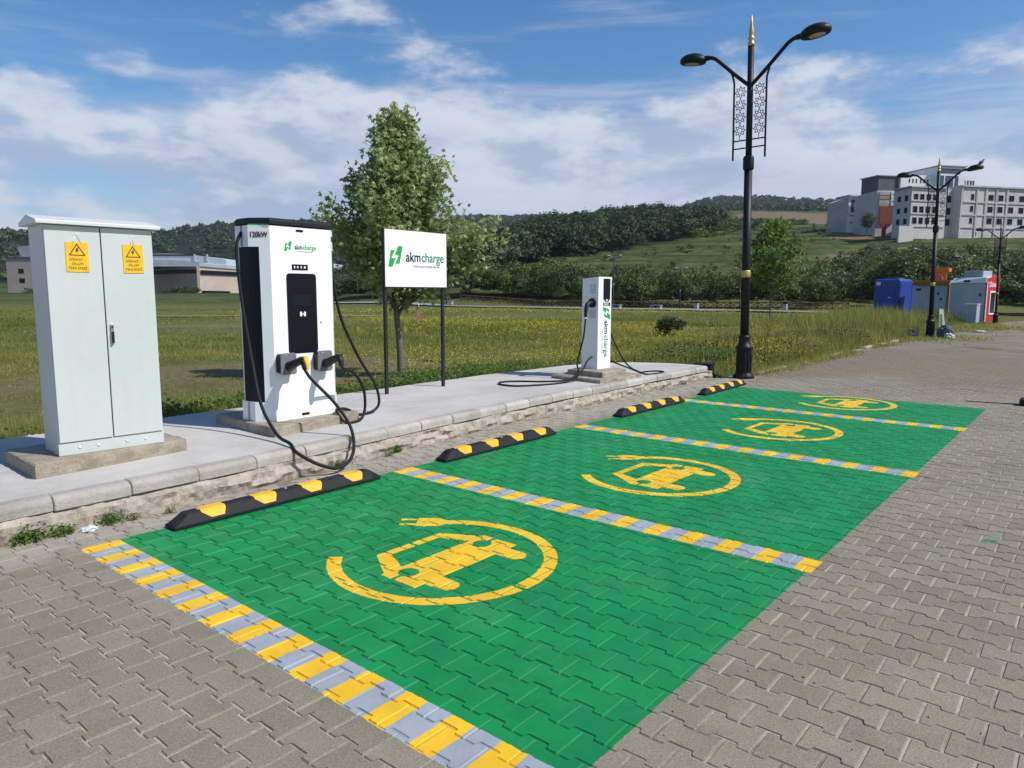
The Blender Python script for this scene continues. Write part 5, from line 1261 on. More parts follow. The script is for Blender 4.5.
# the taller block behind
D2 = 262.0; z2 = float(hgt(236, D2)) - 3
B = bld(D2, lat(876, D2), z2, 'tall white block with blue glazing behind the concrete building', turn=0.20)
U2 = lambda u: lat(u, D2) - lat(876, D2); V2 = lambda v: hgt(v, D2) - z2
b_ = MB(); b_.box((0, 0, 0), (U2(908), 9, V2(175))); b_.build('slate_wing', M_slate, B)
b_ = MB(); b_.box((U2(899), -1, 0), (U2(944), 12, V2(173))); b_.build('wall', M_whitew, B)
b_ = MB(); b_.box((U2(937), -3, 0), (U2(968), 12, V2(164.5))); b_.build('tower', M_whitew, B)
b_ = MB(); b_.box((U2(968) + 0.01, -2, 0), (U2(983), 8, V2(173))); b_.build('end_wing', M_whitew, B)
b_ = MB(); b_.box((U2(936), -3.6, V2(164.3)), (U2(969), 12.5, V2(163.2))); b_.box((-0.5, -0.5, V2(174.9)), (U2(907), 9.4, V2(173.9))); b_.build('roof_edge', M_kgrey, B)
windows_at(B, -3.0, [(U2(939.2), V2(186), U2(943.5), V2(173.5)), (U2(945), V2(186), U2(954.5), V2(173.5)), (U2(956), V2(186), U2(960.5), V2(173.5)), (U2(939), V2(171.5), U2(962), V2(166.5))], M_bluegl, M_whitew, 'glazed_bay')
windows_at(B, -2.0, [(U2(u), V2(182), U2(u + 1.8), V2(177)) for u in (970, 973.5, 977, 980)], M_winh, M_whitew)
windows_at(B, -1.0, [(U2(u), V2(v + 4), U2(u + 1.6), V2(v)) for u in (908, 912, 916, 921, 925, 929) for v in (177, 184)], M_winh, M_whitew)
# long low wing to the left
D3 = 236.0; z3 = float(hgt(232, D3)) - 2.5
Cb = bld(D3, lat(833, D3), z3, 'long pale wing with tall blue windows at the left of the hill buildings', turn=0.15)
U3 = lambda u: lat(u, D3) - lat(833, D3); V3 = lambda v: hgt(v, D3) - z3
b_ = MB(); b_.box((U3(849), 0, 0), (U3(875), 7, V3(195.5))); b_.build('wall', M_whitew, Cb)
b_ = MB(); b_.add([(U3(836), 3, 0), (U3(848.8), 0.3, 0), (U3(848.8), 6, 0), (U3(836), 5, 0), (U3(836), 3, V3(201)), (U3(848.8), 0.3, V3(196.5)), (U3(848.8), 6, V3(196.5)), (U3(836), 5, V3(201))], [(0, 1, 5, 4), (1, 2, 6, 5), (2, 3, 7, 6), (3, 0, 4, 7), (4, 5, 6, 7)]); b_.build('angled_wing', M_concd, Cb)
b_ = MB(); b_.box((U3(848), -0.8, V3(195.3)), (U3(876), 7, V3(193.6))); b_.build('roof_edge', M_concd, Cb)
windows_at(Cb, 0.0, [(U3(u), V3(211), U3(u + 4.0), V3(198.5)) for u in (851.5, 857.4, 863, 869)], M_bluegl, M_whitew, 'glazed_bay')
windows_at(Cb, 0.0, [(U3(u), V3(v + 1.0), U3(u + 3.6), V3(v)) for u in (851, 857, 863) for v in (214, 221)], M_winh, M_whitew)
D4 = 222.0; z4 = float(hgt(234, D4)) - 3
Db = bld(D4, lat(875.5, D4), z4, 'red and ochre stair block between the pale wing and the concrete building')
U4 = lambda u: lat(u, D4) - lat(875.5, D4); V4 = lambda v: hgt(v, D4) - z4
b_ = MB(); b_.box((0, 0, 0), (U4(899), 14, V4(189.5))); b_.build('wall', M_conc, Db)
b_ = MB(); b_.box((U4(878.8), -0.4, V4(223)), (U4(892), -0.01, V4(206))); b_.build('red_panel', M_brick, Db)
for v, m_ in ((191, M_concd), (195, M_ochre), (199.5, M_concd), (202.5, M_ochre)):
    b_ = MB(); b_.box((U4(877.5), -0.35, V4(v + 3)), (U4(888.5), -0.01, V4(v))); b_.build('facade_band', m_, Db)
b_ = MB(); b_.box((U4(889), -0.5, V4(205)), (U4(897.5), -0.012, V4(190.5))); wp = b_.build('white_panel', M_whitew, Db)
for v in (193, 200):
    b_ = MB(); b_.box((U4(890.5), -0.56, V4(v + 1)), (U4(896), -0.502, V4(v))); b_.build('window_strip', M_winh, wp)
b_ = MB(); b_.box((U4(879), -2.2, 0), (U4(883), -1.9, V4(222.5))); b_.build('red_gate', M_kred, Db)

# ------------------------------------------------------------------ sports halls far left
M_beige = mat('hall_beige_wall', (0.62, 0.50, 0.42), 0.85, 0.05, 0.2)
M_beige_shade = mat('hall_beige_shaded', (0.36, 0.30, 0.26), 0.85, 0.05, 0.2)  # shade of the hall's left wall put into the beige; far-left block shares it
M_metal = mat('hall_roof_metal', (0.46, 0.49, 0.53), 0.5, 0.06, 0.3)
DH = 350.0
H = bld(DH, lat(150, DH, 275), -0.3, 'low beige sports hall with curved metal roofs, left of the tall charger', 'hall')
UH = lambda u: lat(u, DH, 275) - lat(150, DH, 275); VH = lambda v: hgt(v, DH) + 0.3
b_ = MB(); b_.add([(UH(112), 32, 0), (UH(199.5), -0.5, 0), (UH(199.5), 60, 0), (UH(112), 60, 0), (UH(112), 32, VH(267.5)), (UH(199.5), -0.5, VH(267.5)), (UH(199.5), 60, VH(267.5)), (UH(112), 60, VH(267.5))], [(0, 1, 5, 4), (1, 2, 6, 5), (2, 3, 7, 6), (3, 0, 4, 7), (4, 5, 6, 7)]); b_.build('left_wall', M_beige_shade, H)
b_ = MB(); b_.add([(UH(199.6), -0.5, 0), (UH(262), 14, 0), (UH(262), 60, 0), (UH(199.6), 60, 0), (UH(199.6), -0.5, VH(267)), (UH(262), 14, VH(272)), (UH(262), 60, VH(272)), (UH(199.6), 60, VH(267))], [(0, 1, 5, 4), (1, 2, 6, 5), (2, 3, 7, 6), (3, 0, 4, 7), (4, 5, 6, 7)]); b_.build('right_wall', M_beige, H)
def slanted(u0, u1, y0, y1, va, vb, ha, hb, m, name):
    b_ = MB(); b_.add([(UH(u0), y0, VH(va)), (UH(u1), y1, VH(vb)), (UH(u1), y1 + 0.3, VH(vb)), (UH(u0), y0 + 0.3, VH(va)), (UH(u0), y0, VH(va - ha)), (UH(u1), y1, VH(vb - hb)), (UH(u1), y1 + 0.3, VH(vb - hb)), (UH(u0), y0 + 0.3, VH(va - ha))], [(0, 1, 5, 4), (1, 2, 6, 5), (2, 3, 7, 6), (3, 0, 4, 7), (4, 5, 6, 7), (3, 2, 1, 0)]); b_.build(name, m, H)
slanted(113, 196.5, 31.3, 0.25, 274.0, 274.0, 4.0, 4.0, M_winh, 'window_band')
slanted(201, 258, -0.75, 12.5, 275.0, 277.0, 4.0, 3.6, M_winh, 'window_band')
slanted(201.5, 225, -0.65, 4.9, 295.2, 294.2, 3.8, 2.2, M_winh, 'door_band')
b_ = MB(); b_.box((UH(197.3), -0.9, 0), (UH(200.2), -0.55, VH(266))); b_.build('corner_pillar', M_beige, H)
def vault(u0, u1, v0, vm, v1, y0, y1, m, name):
    b_ = MB(); n = 14; V = []
    for y_ in (y0, y1):
        for i in range(n + 1):
            t = i / n; v_ = (1-t)*(1-t)*v0 + 2*t*(1-t)*vm + t*t*v1
            V.append((UH(u0 + (u1-u0)*t), y_, VH(v_)))
        for i in range(n, -1, -1): V.append((UH(u0 + (u1-u0)*i/n), y_, VH(267.2)))
    k = 2 * (n + 1)
    b_.add(V, [(i, (i+1) % k, k + (i+1) % k, k + i) for i in range(k)] + [tuple(range(k)), tuple(range(2*k-1, k-1, -1))]); b_.build(name, m, H)
vault(118, 203, 262, 258.5, 263.5, 2.0, 62, M_metal, 'front_roof')
vault(128, 215, 254, 250.5, 259.5, 14, 80, M_metal, 'rear_roof')
b_ = MB(); b_.add([(UH(200.3), -0.9, VH(267.2)), (UH(262), 13.6, VH(272.2)), (UH(262), 58, VH(272.2)), (UH(200.3), 58, VH(267.2)), (UH(200.3), -0.9, VH(264)), (UH(262), 13.6, VH(269)), (UH(262), 58, VH(266)), (UH(200.3), 58, VH(261))], [(0, 1, 5, 4), (1, 2, 6, 5), (2, 3, 7, 6), (3, 0, 4, 7), (4, 5, 6, 7), (3, 2, 1, 0)]); b_.build('side_roof', M_metal, H)
vault(178, 300, 256.5, 257, 258.6, 40, 90, M_metal, 'far_roof')
b_ = MB(); b_.box((UH(121), 13.7, VH(255.2)), (UH(181), 13.98, VH(253.8))); b_.build('roof_light', M_winh, H)
for u in (182, 195):
    b_ = MB(); b_.box((UH(u), 13.4, VH(261)), (UH(u + 1.6), 13.9, VH(253.5))); b_.build('roof_post', M_metal, H)
D5 = 330.0
G = bld(D5, lat(6, D5, 270), -0.3, 'beige square hall block with two small windows at the far left', 'hall')
U5 = lambda u: lat(u, D5, 270) - lat(6, D5, 270); V5 = lambda v: hgt(v, D5) + 0.3
b_ = MB(); b_.box((0, 0, 0), (U5(52), 30, V5(259.5))); b_.build('wall', M_beige_shade, G)
b_ = MB(); b_.box((-0.5, -0.5, V5(259.4)), (U5(52.5), 30.5, V5(258.2))); b_.build('roof_edge', M_slate, G)
b_ = MB(); b_.add([(U5(13), 6, V5(258.3)), (U5(70), 6, V5(258.3)), (U5(70), 40, V5(258.3)), (U5(13), 40, V5(258.3)), (U5(10.5), 5, V5(247.5)), (U5(70), 5, V5(240)), (U5(70), 40, V5(240)), (U5(10.5), 40, V5(247.5))], [(0, 1, 5, 4), (1, 2, 6, 5), (2, 3, 7, 6), (3, 0, 4, 7), (4, 5, 6, 7)]); b_.build('upper_roof', M_metal, G)
windows_at(G, 0.0, [(U5(17.5), V5(275.0), U5(23.5), V5(270)), (U5(18), V5(284.5), U5(24), V5(279.5))], M_winh, M_beige)
# ------------------------------------------------------------------ vegetation
def unit(n, r):
    v = r.normal(0, 1, (n, 3)); return v / np.linalg.norm(v, axis=1, keepdims=True)
def leaf_quads(C, size, r, up=0.35, aspect=0.62, kink=0.22):
    """one bent leaf-like quad pair per centre: returns vertices (n*6) and quads"""
    n = len(C); N = unit(n, r); N[:, 2] = np.abs(N[:, 2]) * (1 - up) + up; N /= np.linalg.norm(N, axis=1, keepdims=True)
    T = np.cross(N, unit(n, r)); T /= np.maximum(np.linalg.norm(T, axis=1, keepdims=True), 1e-6); B = np.cross(N, T)
    s = (size * r.uniform(0.6, 1.3, n))[:, None]
    w = s * aspect
    base = C - T * s * 0.5; tip = C + T * s * 0.5 - N * s * kink
    L1 = C - T * s * 0.1 + B * w * 0.5 + N * s * 0.08; R1 = C - T * s * 0.1 - B * w * 0.5 + N * s * 0.08
    V = np.stack([base, R1, tip, L1], 1).reshape(-1, 3)
    Fq = np.arange(n * 4).reshape(-1, 4)
    return V, Fq
def crown_points(center, radii, n, r, lobes=7, hollow=0.55):
    """points spread through a lumpy crown, thicker towards the outside of each lobe"""
    L = unit(lobes, r) * 0.55; L[:, 2] *= 0.9
    k = r.integers(0, lobes, n); d = unit(n, r) * (hollow + (1 - hollow) * r.random(n) ** 0.6)[:, None] * r.uniform(0.34, 0.58, lobes)[k][:, None]
    return center + (L[k] + d) * radii, k
M_leaf_tree = leafmat('maple_leaf', (0.080, 0.150, 0.036), (0.42, 0.47, 0.20), 0.36, 0.38)
M_leaf_young = leafmat('young_tree_leaf', (0.05, 0.11, 0.018), (0.16, 0.25, 0.05), 0.38)
M_leaf_bush = leafmat('bush_leaf', (0.030, 0.058, 0.015), (0.125, 0.165, 0.046), 0.25, 0.6)
M_leaf_wood = leafmat('forest_leaf', (0.016, 0.036, 0.013), (0.056, 0.092, 0.030), 0.15, 0.65)
M_bark = mat('bark', (0.17, 0.145, 0.11), 0.9, 0.2, 9, 0.9, 60, c2=(0.09, 0.075, 0.055))
M_barkd = mat('dark_bark', (0.05, 0.042, 0.034), 0.9, 0.2, 9)

def lobed_leaves(C, size, r):
    """five-pointed leaves, folded along the midrib: ten vertices and eight triangles each"""
    n = len(C); N = unit(n, r); N[:, 2] = np.abs(N[:, 2]) * 0.75 + 0.25; N /= np.linalg.norm(N, axis=1, keepdims=True)
    T = np.cross(N, unit(n, r)); T /= np.maximum(np.linalg.norm(T, axis=1, keepdims=True), 1e-6); B = np.cross(N, T)
    s = (size * r.uniform(0.65, 1.3, n))[:, None, None]
    sh = np.array([(0, 0, 0), (0.50, -0.12, -.10), (0.30, 0.22, .02), (0.62, 0.45, -.16), (0.20, 0.55, .04), (0, 1.0, -.22), (-0.20, 0.55, .04), (-0.62, 0.45, -.16), (-0.30, 0.22, .02), (-0.50, -0.12, -.10)])
    V = C[:, None] + s * (B[:, None] * sh[None, :, :1] + T[:, None] * (sh[None, :, 1:2] - 0.4) + N[:, None] * sh[None, :, 2:])
    tr = np.array([(0, 1, 2), (0, 2, 4), (2, 3, 4), (0, 4, 5), (0, 5, 6), (6, 7, 8), (0, 6, 8), (0, 8, 9)])
    return V.reshape(-1, 3), (tr[None] + (np.arange(n) * 10)[:, None, None]).reshape(-1, 3)
# the tree behind the sign board
def big_tree():
    r = np.random.default_rng(31)
    base = Vector((8.30, 9.42, 0.06)); e = empty('tree', base); tag(e, 'leafy green maple tree standing behind the white sign board', 'tree')
    b_ = MB(); tr = spline([(0, 0, -0.05), (-0.01, 0.01, 0.6), (-0.04, 0.04, 1.1), (-0.06, 0.06, 1.6), (-0.05, 0.06, 2.4), (-0.02, 0.03, 3.3), (0.0, 0.0, 4.5)], 6)
    n = len(tr); b_.tube(tr, [0.064 * (1 - 0.86 * i / (n - 1)) + 0.004 for i in range(n)], 10); b_.build('trunk', M_bark, e)
    P = []; K = []; lim = MB(); twigs = 0
    # the outline: half width of the crown by height, left and right of the trunk as seen from the lot
    zs = [1.75, 1.95, 2.2, 2.5, 2.9, 3.3, 3.7, 4.0, 4.3, 4.6, 4.85]; wr = [0.30, 0.90, 1.18, 1.12, 0.94, 0.78, 0.54, 0.34, 0.27, 0.14, 0.02]
    for k in range(104):
        z = 1.80 + 2.72 * (k / 104) ** 0.92; az = k * 2.399 + r.uniform(-.35, .35)
        w = float(np.interp(z, zs, wr)) * r.choice([0.55, 0.75, 0.95, 1.0, 1.22]) * r.uniform(0.9, 1.06)
        p0 = tr[min(n - 1, int((z - 0.35) / 4.5 * n))]
        if z - 0.35 < 1.3: p0 = tr[int(1.35 / 4.5 * n)]
        tip = Vector((w * math.cos(az), w * math.sin(az), z + 0.12 * w)); tip += Vector((0, 0, r.uniform(-.12, .12)))
        mid = p0.lerp(tip, 0.5) + Vector((0, 0, 0.10 * w))
        lim.tube([p0, mid, tip], [0.020 * (1.3 - z / 5), 0.012, 0.003], 5, False)
        L = (tip - p0).length; m = int(34 + 100 * L)
        t = r.uniform(0.34, 1.06, m); c = np.array([list(p0.lerp(mid, q * 2) if q < 0.5 else mid.lerp(tip, (q - 0.5) * 2)) for q in t])
        c += unit(m, r) * (r.random(m) ** 0.5 * (0.11 + 0.17 * min(1.0, L)))[:, None]
        P.append(c); K.append(np.full(m, r.random()))
    # one long bough out to the right
    for (tip, z0, nn) in ((Vector((0.98, -1.18, 2.62)), 1.9, 230), (Vector((0.80, -0.95, 2.15)), 1.7, 150), (Vector((0.82, -0.96, 1.95)), 1.7, 110), (Vector((-0.66, 0.80, 2.95)), 2.2, 130), (Vector((-0.58, 0.70, 2.35)), 1.8, 150), (Vector((1.15, -1.38, 2.45)), 1.9, 150), (Vector((0.75, -0.92, 2.4)), 1.8, 160)):
        p0 = tr[int(z0 / 4.5 * n)]; lim.tube([p0, p0.lerp(tip, 0.5) + Vector((0, 0, 0.1)), tip], [0.022, 0.014, 0.004], 5, False)
        t = r.uniform(0.35, 1.08, nn)[:, None]; c = np.array(p0)[None] * (1 - t) + np.array(tip)[None] * t + unit(nn, r) * (r.random(nn) ** 0.5 * 0.24)[:, None]
        P.append(c); K.append(np.full(nn, r.random()))
    lim.build('limbs', M_bark, e)
    C = np.concatenate(P); Kc = np.concatenate(K)
    print('tree leaves', len(C))
    V, Fq = lobed_leaves(C, 0.084, r)
    rv = np.clip(Kc * 0.35 + r.random(len(C)) * 0.75, 0, 1)
    o = rawmesh('foliage', V, Fq, M_leaf_tree, np.repeat(rv, 10), e); tag(o, kind='stuff')
big_tree()

def small_tree(name, loc, h, crown_r, zc, nleaf, size, seed, label, m, cat='tree', trunk=0.05):
    r = np.random.default_rng(seed); e = empty(name, loc); tag(e, label, cat)
    b_ = MB(); tr = spline([(0, 0, -0.1), (0.03, 0.05, h * 0.3), (-0.03, 0.0, h * 0.6), (0.02, 0.02, h * 0.96)], 5); n = len(tr)
    b_.tube(tr, [trunk * (1 - 0.85 * i / (n - 1)) for i in range(n)], 8)
    P = []; K = []
    for k in range(34):
        t = 0.42 + 0.56 * k / 34; p0 = tr[int(t * (n - 1))]; az = k * 2.399; f = (k / 34)
        L = crown_r * (0.35 + 1.1 * math.sin(PI * min(1, 0.14 + f * 0.86))) * r.uniform(0.5, 1.0)
        tip = p0 + Vector((L * math.cos(az), L * math.sin(az), 0.35 * L)); b_.tube([p0, tip], [trunk * 0.25, 0.004], 4, False)
        m_ = nleaf // 34; q = r.uniform(0.3, 1.05, m_)[:, None]; P.append(np.array(p0) * (1 - q) + np.array(tip) * q + unit(m_, r) * (r.random(m_) ** 0.5 * crown_r * 0.30)[:, None]); K.append(np.full(m_, r.random()))
    b_.build('trunk', M_bark, e)
    C = np.concatenate(P); V, Fq = leaf_quads(C, size, r, 0.35, 0.8); rv = np.clip(np.concatenate(K) * 0.4 + r.random(len(C)) * 0.7, 0, 1)
    tag(rawmesh('foliage', V, Fq, m, np.repeat(rv, 4), e), kind='stuff')
def shrub(name, loc, rad, n, size, seed, label, m, cat='bush', group=None):
    r = np.random.default_rng(seed); e = empty(name, loc); tag(e, label, cat, group)
    C, k = crown_points(np.array([0, 0, rad[2] * 0.8]), np.array(rad), n, r, 10, 0.25); C[:, 2] = np.maximum(C[:, 2], 0.03)
    V, Fq = leaf_quads(C, size, r); rv = np.clip(r.random(10)[k] * 0.4 + r.random(n) * 0.6, 0, 1)
    tag(rawmesh('foliage', V, Fq, m, np.repeat(rv, 4), e), kind='stuff')
    b_ = MB()
    for q in range(6):
        t = Vector(C[q * 7]); b_.tube([(0, 0, -0.05), t * 0.5 + Vector((0, 0, 0.05)), t], [0.02 * rad[2], 0.012 * rad[2], 0.004], 5, False)
    b_.build('stems', M_barkd, e)
def gz(x_, y_): return float(land(x_, y_))
small_tree('young_tree', (32.95, 12.0, gz(32.95, 12.0)), 4.95, 1.15, 3.3, 2900, 0.16, 41, 'slim young tree with a bright green crown right of the tall street lamp', M_leaf_young, trunk=0.055)
small_tree('hill_tree', tuple(away(lat(868, 215), 215, hgt(231, 215) - 1.0)), 6.6, 1.9, 5, 1100, 0.42, 43, 'single green tree in front of the pale hill wing', M_leaf_bush, trunk=0.2)
shrub('bush', (22.75, 11.7, gz(22.75, 11.7)), (0.55, 0.55, 0.45), 700, 0.13, 44, 'dark green bush in the meadow left of the tall street lamp', M_leaf_bush)
shrub('bush', (20.0, 8.3, gz(20.0, 8.3) - 0.05), (1.0, 0.6, 0.30), 900, 0.10, 45, 'low dark bush in weeds behind the farthest wheel stop', M_leaf_bush)
shrub('bush', (14.6, 6.5, gz(14.6, 6.5) - 0.05), (0.8, 0.45, 0.30), 1400, 0.06, 46, 'leafy clump growing at the slab end beside the tall lamp', M_leaf_young)
# shrubs by the halls
for q, (u, d, w_, h_, lab) in enumerate(((163, 300, 3.4, 2.6, 'round dark shrub by the hall, nearest the cabinet'), (174, 300, 4.4, 4.2, 'tallest round shrub of three in front of the beige hall'), (186, 300, 4.2, 4.0, 'round shrub in front of the beige hall corner'), (24, 300, 5.0, 4.0, 'leafy shrub before the far left hall windows'), (3, 300, 4.0, 2.4, 'low shrub at the left picture edge'))):
    p = away(lat(u, d), d); shrub('shrub', (p.x, p.y, gz(p.x, p.y)), (w_, w_, h_ / 2), 500, 0.9, 60 + q, lab, M_leaf_bush, 'bush')

def mass(name, centers, radii, nper, size, seed, m, lobes=6, extra_rnd=None):
    """many crowns that read as one wood"""
    r = np.random.default_rng(seed); n = len(centers)
    k = np.repeat(np.arange(n), nper); N = n * nper
    L = unit(n * lobes, r).reshape(n, lobes, 3) * np.array([0.55, 0.55, 0.5]); L[:, :, 2] += 0.15
    lb = r.integers(0, lobes, N); rad = r.uniform(0.36, 0.60, (n, lobes))
    d = unit(N, r); d[:, 2] = np.abs(d[:, 2]) * 0.75 + d[:, 2] * 0.25
    P = centers[k] + (L[k, lb] + d * (rad[k, lb] * (0.72 + 0.28 * r.random(N)))[:, None]) * radii[k]
    # face the leaves outwards so that crowns shade as rounded clumps
    Nn = d * 0.8 + unit(N, r) * 0.55; Nn /= np.linalg.norm(Nn, axis=1, keepdims=True)
    T = np.cross(Nn, unit(N, r)); T /= np.maximum(np.linalg.norm(T, axis=1, keepdims=True), 1e-6); B = np.cross(Nn, T)
    s = (size * r.uniform(0.6, 1.35, N) * radii[k].mean(1) / radii.mean())[:, None]
    V = np.stack([P - T * s * 0.5 - B * s * 0.40, P + T * s * 0.62, P + B * s * 0.62 - T * s * 0.2], 1).reshape(-1, 3)
    rk = r.random(n)
    rv = np.clip(rk[k] ** 1.4 * 0.75 + r.random(N) * 0.35, 0, 1)
    o = rawmesh(name, V, np.arange(N * 3).reshape(-1, 3), m, np.repeat(rv, 3)); tag(o, kind='stuff'); return o
def scatter(n, u0, u1, d0, d1, seed, cond=None):
    r = np.random.default_rng(seed); u = r.uniform(u0, u1, n); d = np.sqrt(r.uniform(d0 ** 2, d1 ** 2, n))
    if cond is not None: k = cond(u, d); u, d = u[k], d[k]
    l = (u - 512) / 716.4 * d; x_ = RT.x * l + F2.x * d; y_ = RT.y * l + F2.y * d
    return np.stack([x_, y_, land(x_, y_)], 1), u, d, r
# wooded hump behind the meadow
P, u, d, r = scatter(3100, 300, 716, 120, 420, 71, lambda u, d: (d > np.interp(u, [300, 420, 480, 560, 640, 690, 716], [250, 150, 125, 172, 212, 238, 262])) & (d < np.interp(u, [300, 420, 716], [420, 420, 420])))
R_ = np.stack([r.uniform(2.6, 4.4, len(P))] * 2 + [r.uniform(3.0, 5.2, len(P))], 1); P[:, 2] += R_[:, 2] * 0.8
tag(mass('forest', P, R_, 320, 0.58, 72, M_leaf_wood), 'dense dark green woodland covering the hill behind the meadow', 'forest')
# hedge and scrub along the fence
P, u, d, r = scatter(420, 260, 1080, 1, 2, 73)
r = np.random.default_rng(74); n = 400
yy = r.uniform(-12, 105, n); xx = 70 + r.uniform(0, 9, n) + 0.0 * yy; zz = land(xx, yy)
P = np.stack([xx, yy, zz], 1); hh = r.uniform(1.3, 2.4, n) * np.interp(yy, [-12, 12, 20, 60, 105], [1.25, 1.25, 1.0, 1.0, 1.0]); R_ = np.stack([hh * 1.05, hh * 1.05, hh * 1.1], 1); P[:, 2] += R_[:, 2] * 0.75
tag(mass('hedge', P, R_, 800, 0.20, 75, M_leaf_bush), 'thick green hedge behind the brown timber fence', 'hedge')
# scrub spread over the right-hand slope and hedgerow bushes on the terraces
P, u, d, r = scatter(520, 800, 1120, 84, 150, 76, lambda u, d: (d < np.interp(u, [800, 860, 920, 1120], [95, 128, 140, 146])))
R_ = np.stack([r.uniform(1.5, 2.9, len(P))] * 2 + [r.uniform(1.5, 3.0, len(P))], 1); P[:, 2] += R_[:, 2] * 0.7
tag(mass('scrub', P, R_, 800, 0.235, 77, M_leaf_bush), 'green scrub on the slope behind the kiosks', 'bushes')
P, u, d, r = scatter(900, 540, 1040, 100, 330, 78, lambda u, d: (np.sin(d * 0.42) > 0.1) & ((d < 190) | (u > 700)) & ((d < 180) | (u < 830)))
R_ = np.stack([r.uniform(0.5, 1.3, len(P))] * 2 + [r.uniform(0.4, 1.0, len(P))], 1); P[:, 2] += R_[:, 2] * 0.5
tag(mass('slope_shrubs', P, R_, 100, 0.22, 79, M_leaf_bush), 'small shrubs dotted over the terraced grass slope', 'bushes')
P, u, d, r = scatter(330, 690, 800, 235, 330, 80, lambda u, d: d > np.interp(u, [690, 740, 800], [232, 262, 300]))
R_ = np.stack([r.uniform(1.4, 2.8, len(P))] * 2 + [r.uniform(1.2, 2.4, len(P))], 1); P[:, 2] += R_[:, 2] * 0.6
tag(mass('slope_thicket', P, R_, 220, 0.36, 81, M_leaf_bush), 'green thicket at the right end of the wooded hump', 'bushes')
# wooded ridges far off
P, u, d, r = scatter(5200, -350, 620, 430, 1650, 82, lambda u, d: (d > np.interp(u, [-350, 60, 140, 300, 420, 620], [430, 440, 520, 520, 640, 800])))
R_ = np.stack([r.uniform(6, 9.5, len(P))] * 2 + [r.uniform(4, 7, len(P))], 1); P[:, 2] += R_[:, 2] * 0.25
tag(mass('far_forest', P, R_, 80, 2.7, 83, M_leaf_wood), 'dark wooded hills far behind the halls', 'forest')
P, u, d, r = scatter(2600, 560, 1250, 690, 1650, 84)
R_ = np.stack([r.uniform(6, 9, len(P))] * 2 + [r.uniform(4, 7.5, len(P))], 1); P[:, 2] += R_[:, 2] * 0.2
tag(mass('ridge_forest', P, R_, 60, 2.6, 85, M_leaf_wood), 'dark conifer ridge on the skyline left of the hill buildings', 'forest')

# ------------------------------------------------------------------ meadow grass, flowers, weeds
M_grass = leafmat('grass_blade', (0.100, 0.155, 0.022), (0.34, 0.32, 0.085), 0.40, 0.6, dry=(0.46, 0.37, 0.16))
M_flower = leafmat('yellow_flower', (0.40, 0.36, 0.025), (0.62, 0.52, 0.04), 0.25, 0.6)
M_rust = leafmat('dock_seed_head', (0.12, 0.055, 0.02), (0.20, 0.13, 0.04), 0.2, 0.8)
def field_ok(x_, y_):
    edge = np.where(x_ < 12.72, np.interp(x_, [-9, 2, 7, 8.7, 10.8, 11.6, 12.3, 12.62, 12.72], [7.7, 7.75, 7.85, 7.9, 7.8, 7.65, 7.2, 6.6, 6.2]) + 0.22, 5.52 + 0.012 * (x_ - 13.6))
    lim = np.where(x_ > 27, 5.9 + 0.02 * (x_ - 27), edge)
    return y_ > lim
def blades(name, P, h, w, seed, m, per=5, spread=0.06, lean=0.35, rbase=None, tri=True):
    r = np.random.default_rng(seed); n = len(P) * per
    sp_ = (np.repeat(spread, per) if np.ndim(spread) else np.full(n, spread))[:, None]
    c = np.repeat(P, per, 0) + np.c_[r.normal(0, 1, (n, 2)) * sp_, np.zeros(n)]
    hh = (np.repeat(h, per) * r.uniform(0.5, 1.15, n))[:, None]; a = r.uniform(0, 2 * PI, n); dr = np.c_[np.cos(a), np.sin(a), np.zeros(n)]
    sd = np.c_[-np.sin(a), np.cos(a), np.zeros(n)] * (np.repeat(w, per) if np.ndim(w) else np.full(n, w))[:, None] * 0.5
    ln = (r.random(n) * lean)[:, None] * hh
    mid = c + dr * ln * 0.35 + np.array([0, 0, 0.6]) * hh; tip = c + dr * ln + np.array([0, 0, 1.0]) * hh
    k_ = 3 if tri else 4
    V = (np.stack([c - sd, c + sd, tip], 1) if tri else np.stack([c - sd, c + sd, tip + sd * 0.15, mid - sd * 0.9], 1)).reshape(-1, 3)
    base = np.repeat(rbase if rbase is not None else r.random(len(P)), per); rv = np.clip(base * 0.6 + r.random(n) * 0.42, 0, 1)
    o = rawmesh(name, V, np.arange(n * k_).reshape(-1, k_), m, np.repeat(rv, k_)); tag(o, kind='stuff'); return o
def field_points(n, d0, d1, seed, u0=-40, u1=1060):
    r = np.random.default_rng(seed); d = d0 * (d1 / d0) ** r.random(n); u = r.uniform(u0, u1, n); l = (u - 512) / 716.4 * d
    x_ = RT.x * l + F2.x * d; y_ = RT.y * l + F2.y * d; k = field_ok(x_, y_) & (x_ < 64)
    x_, y_, d = x_[k], y_[k], d[k]; return x_, y_, land(x_, y_), d, r
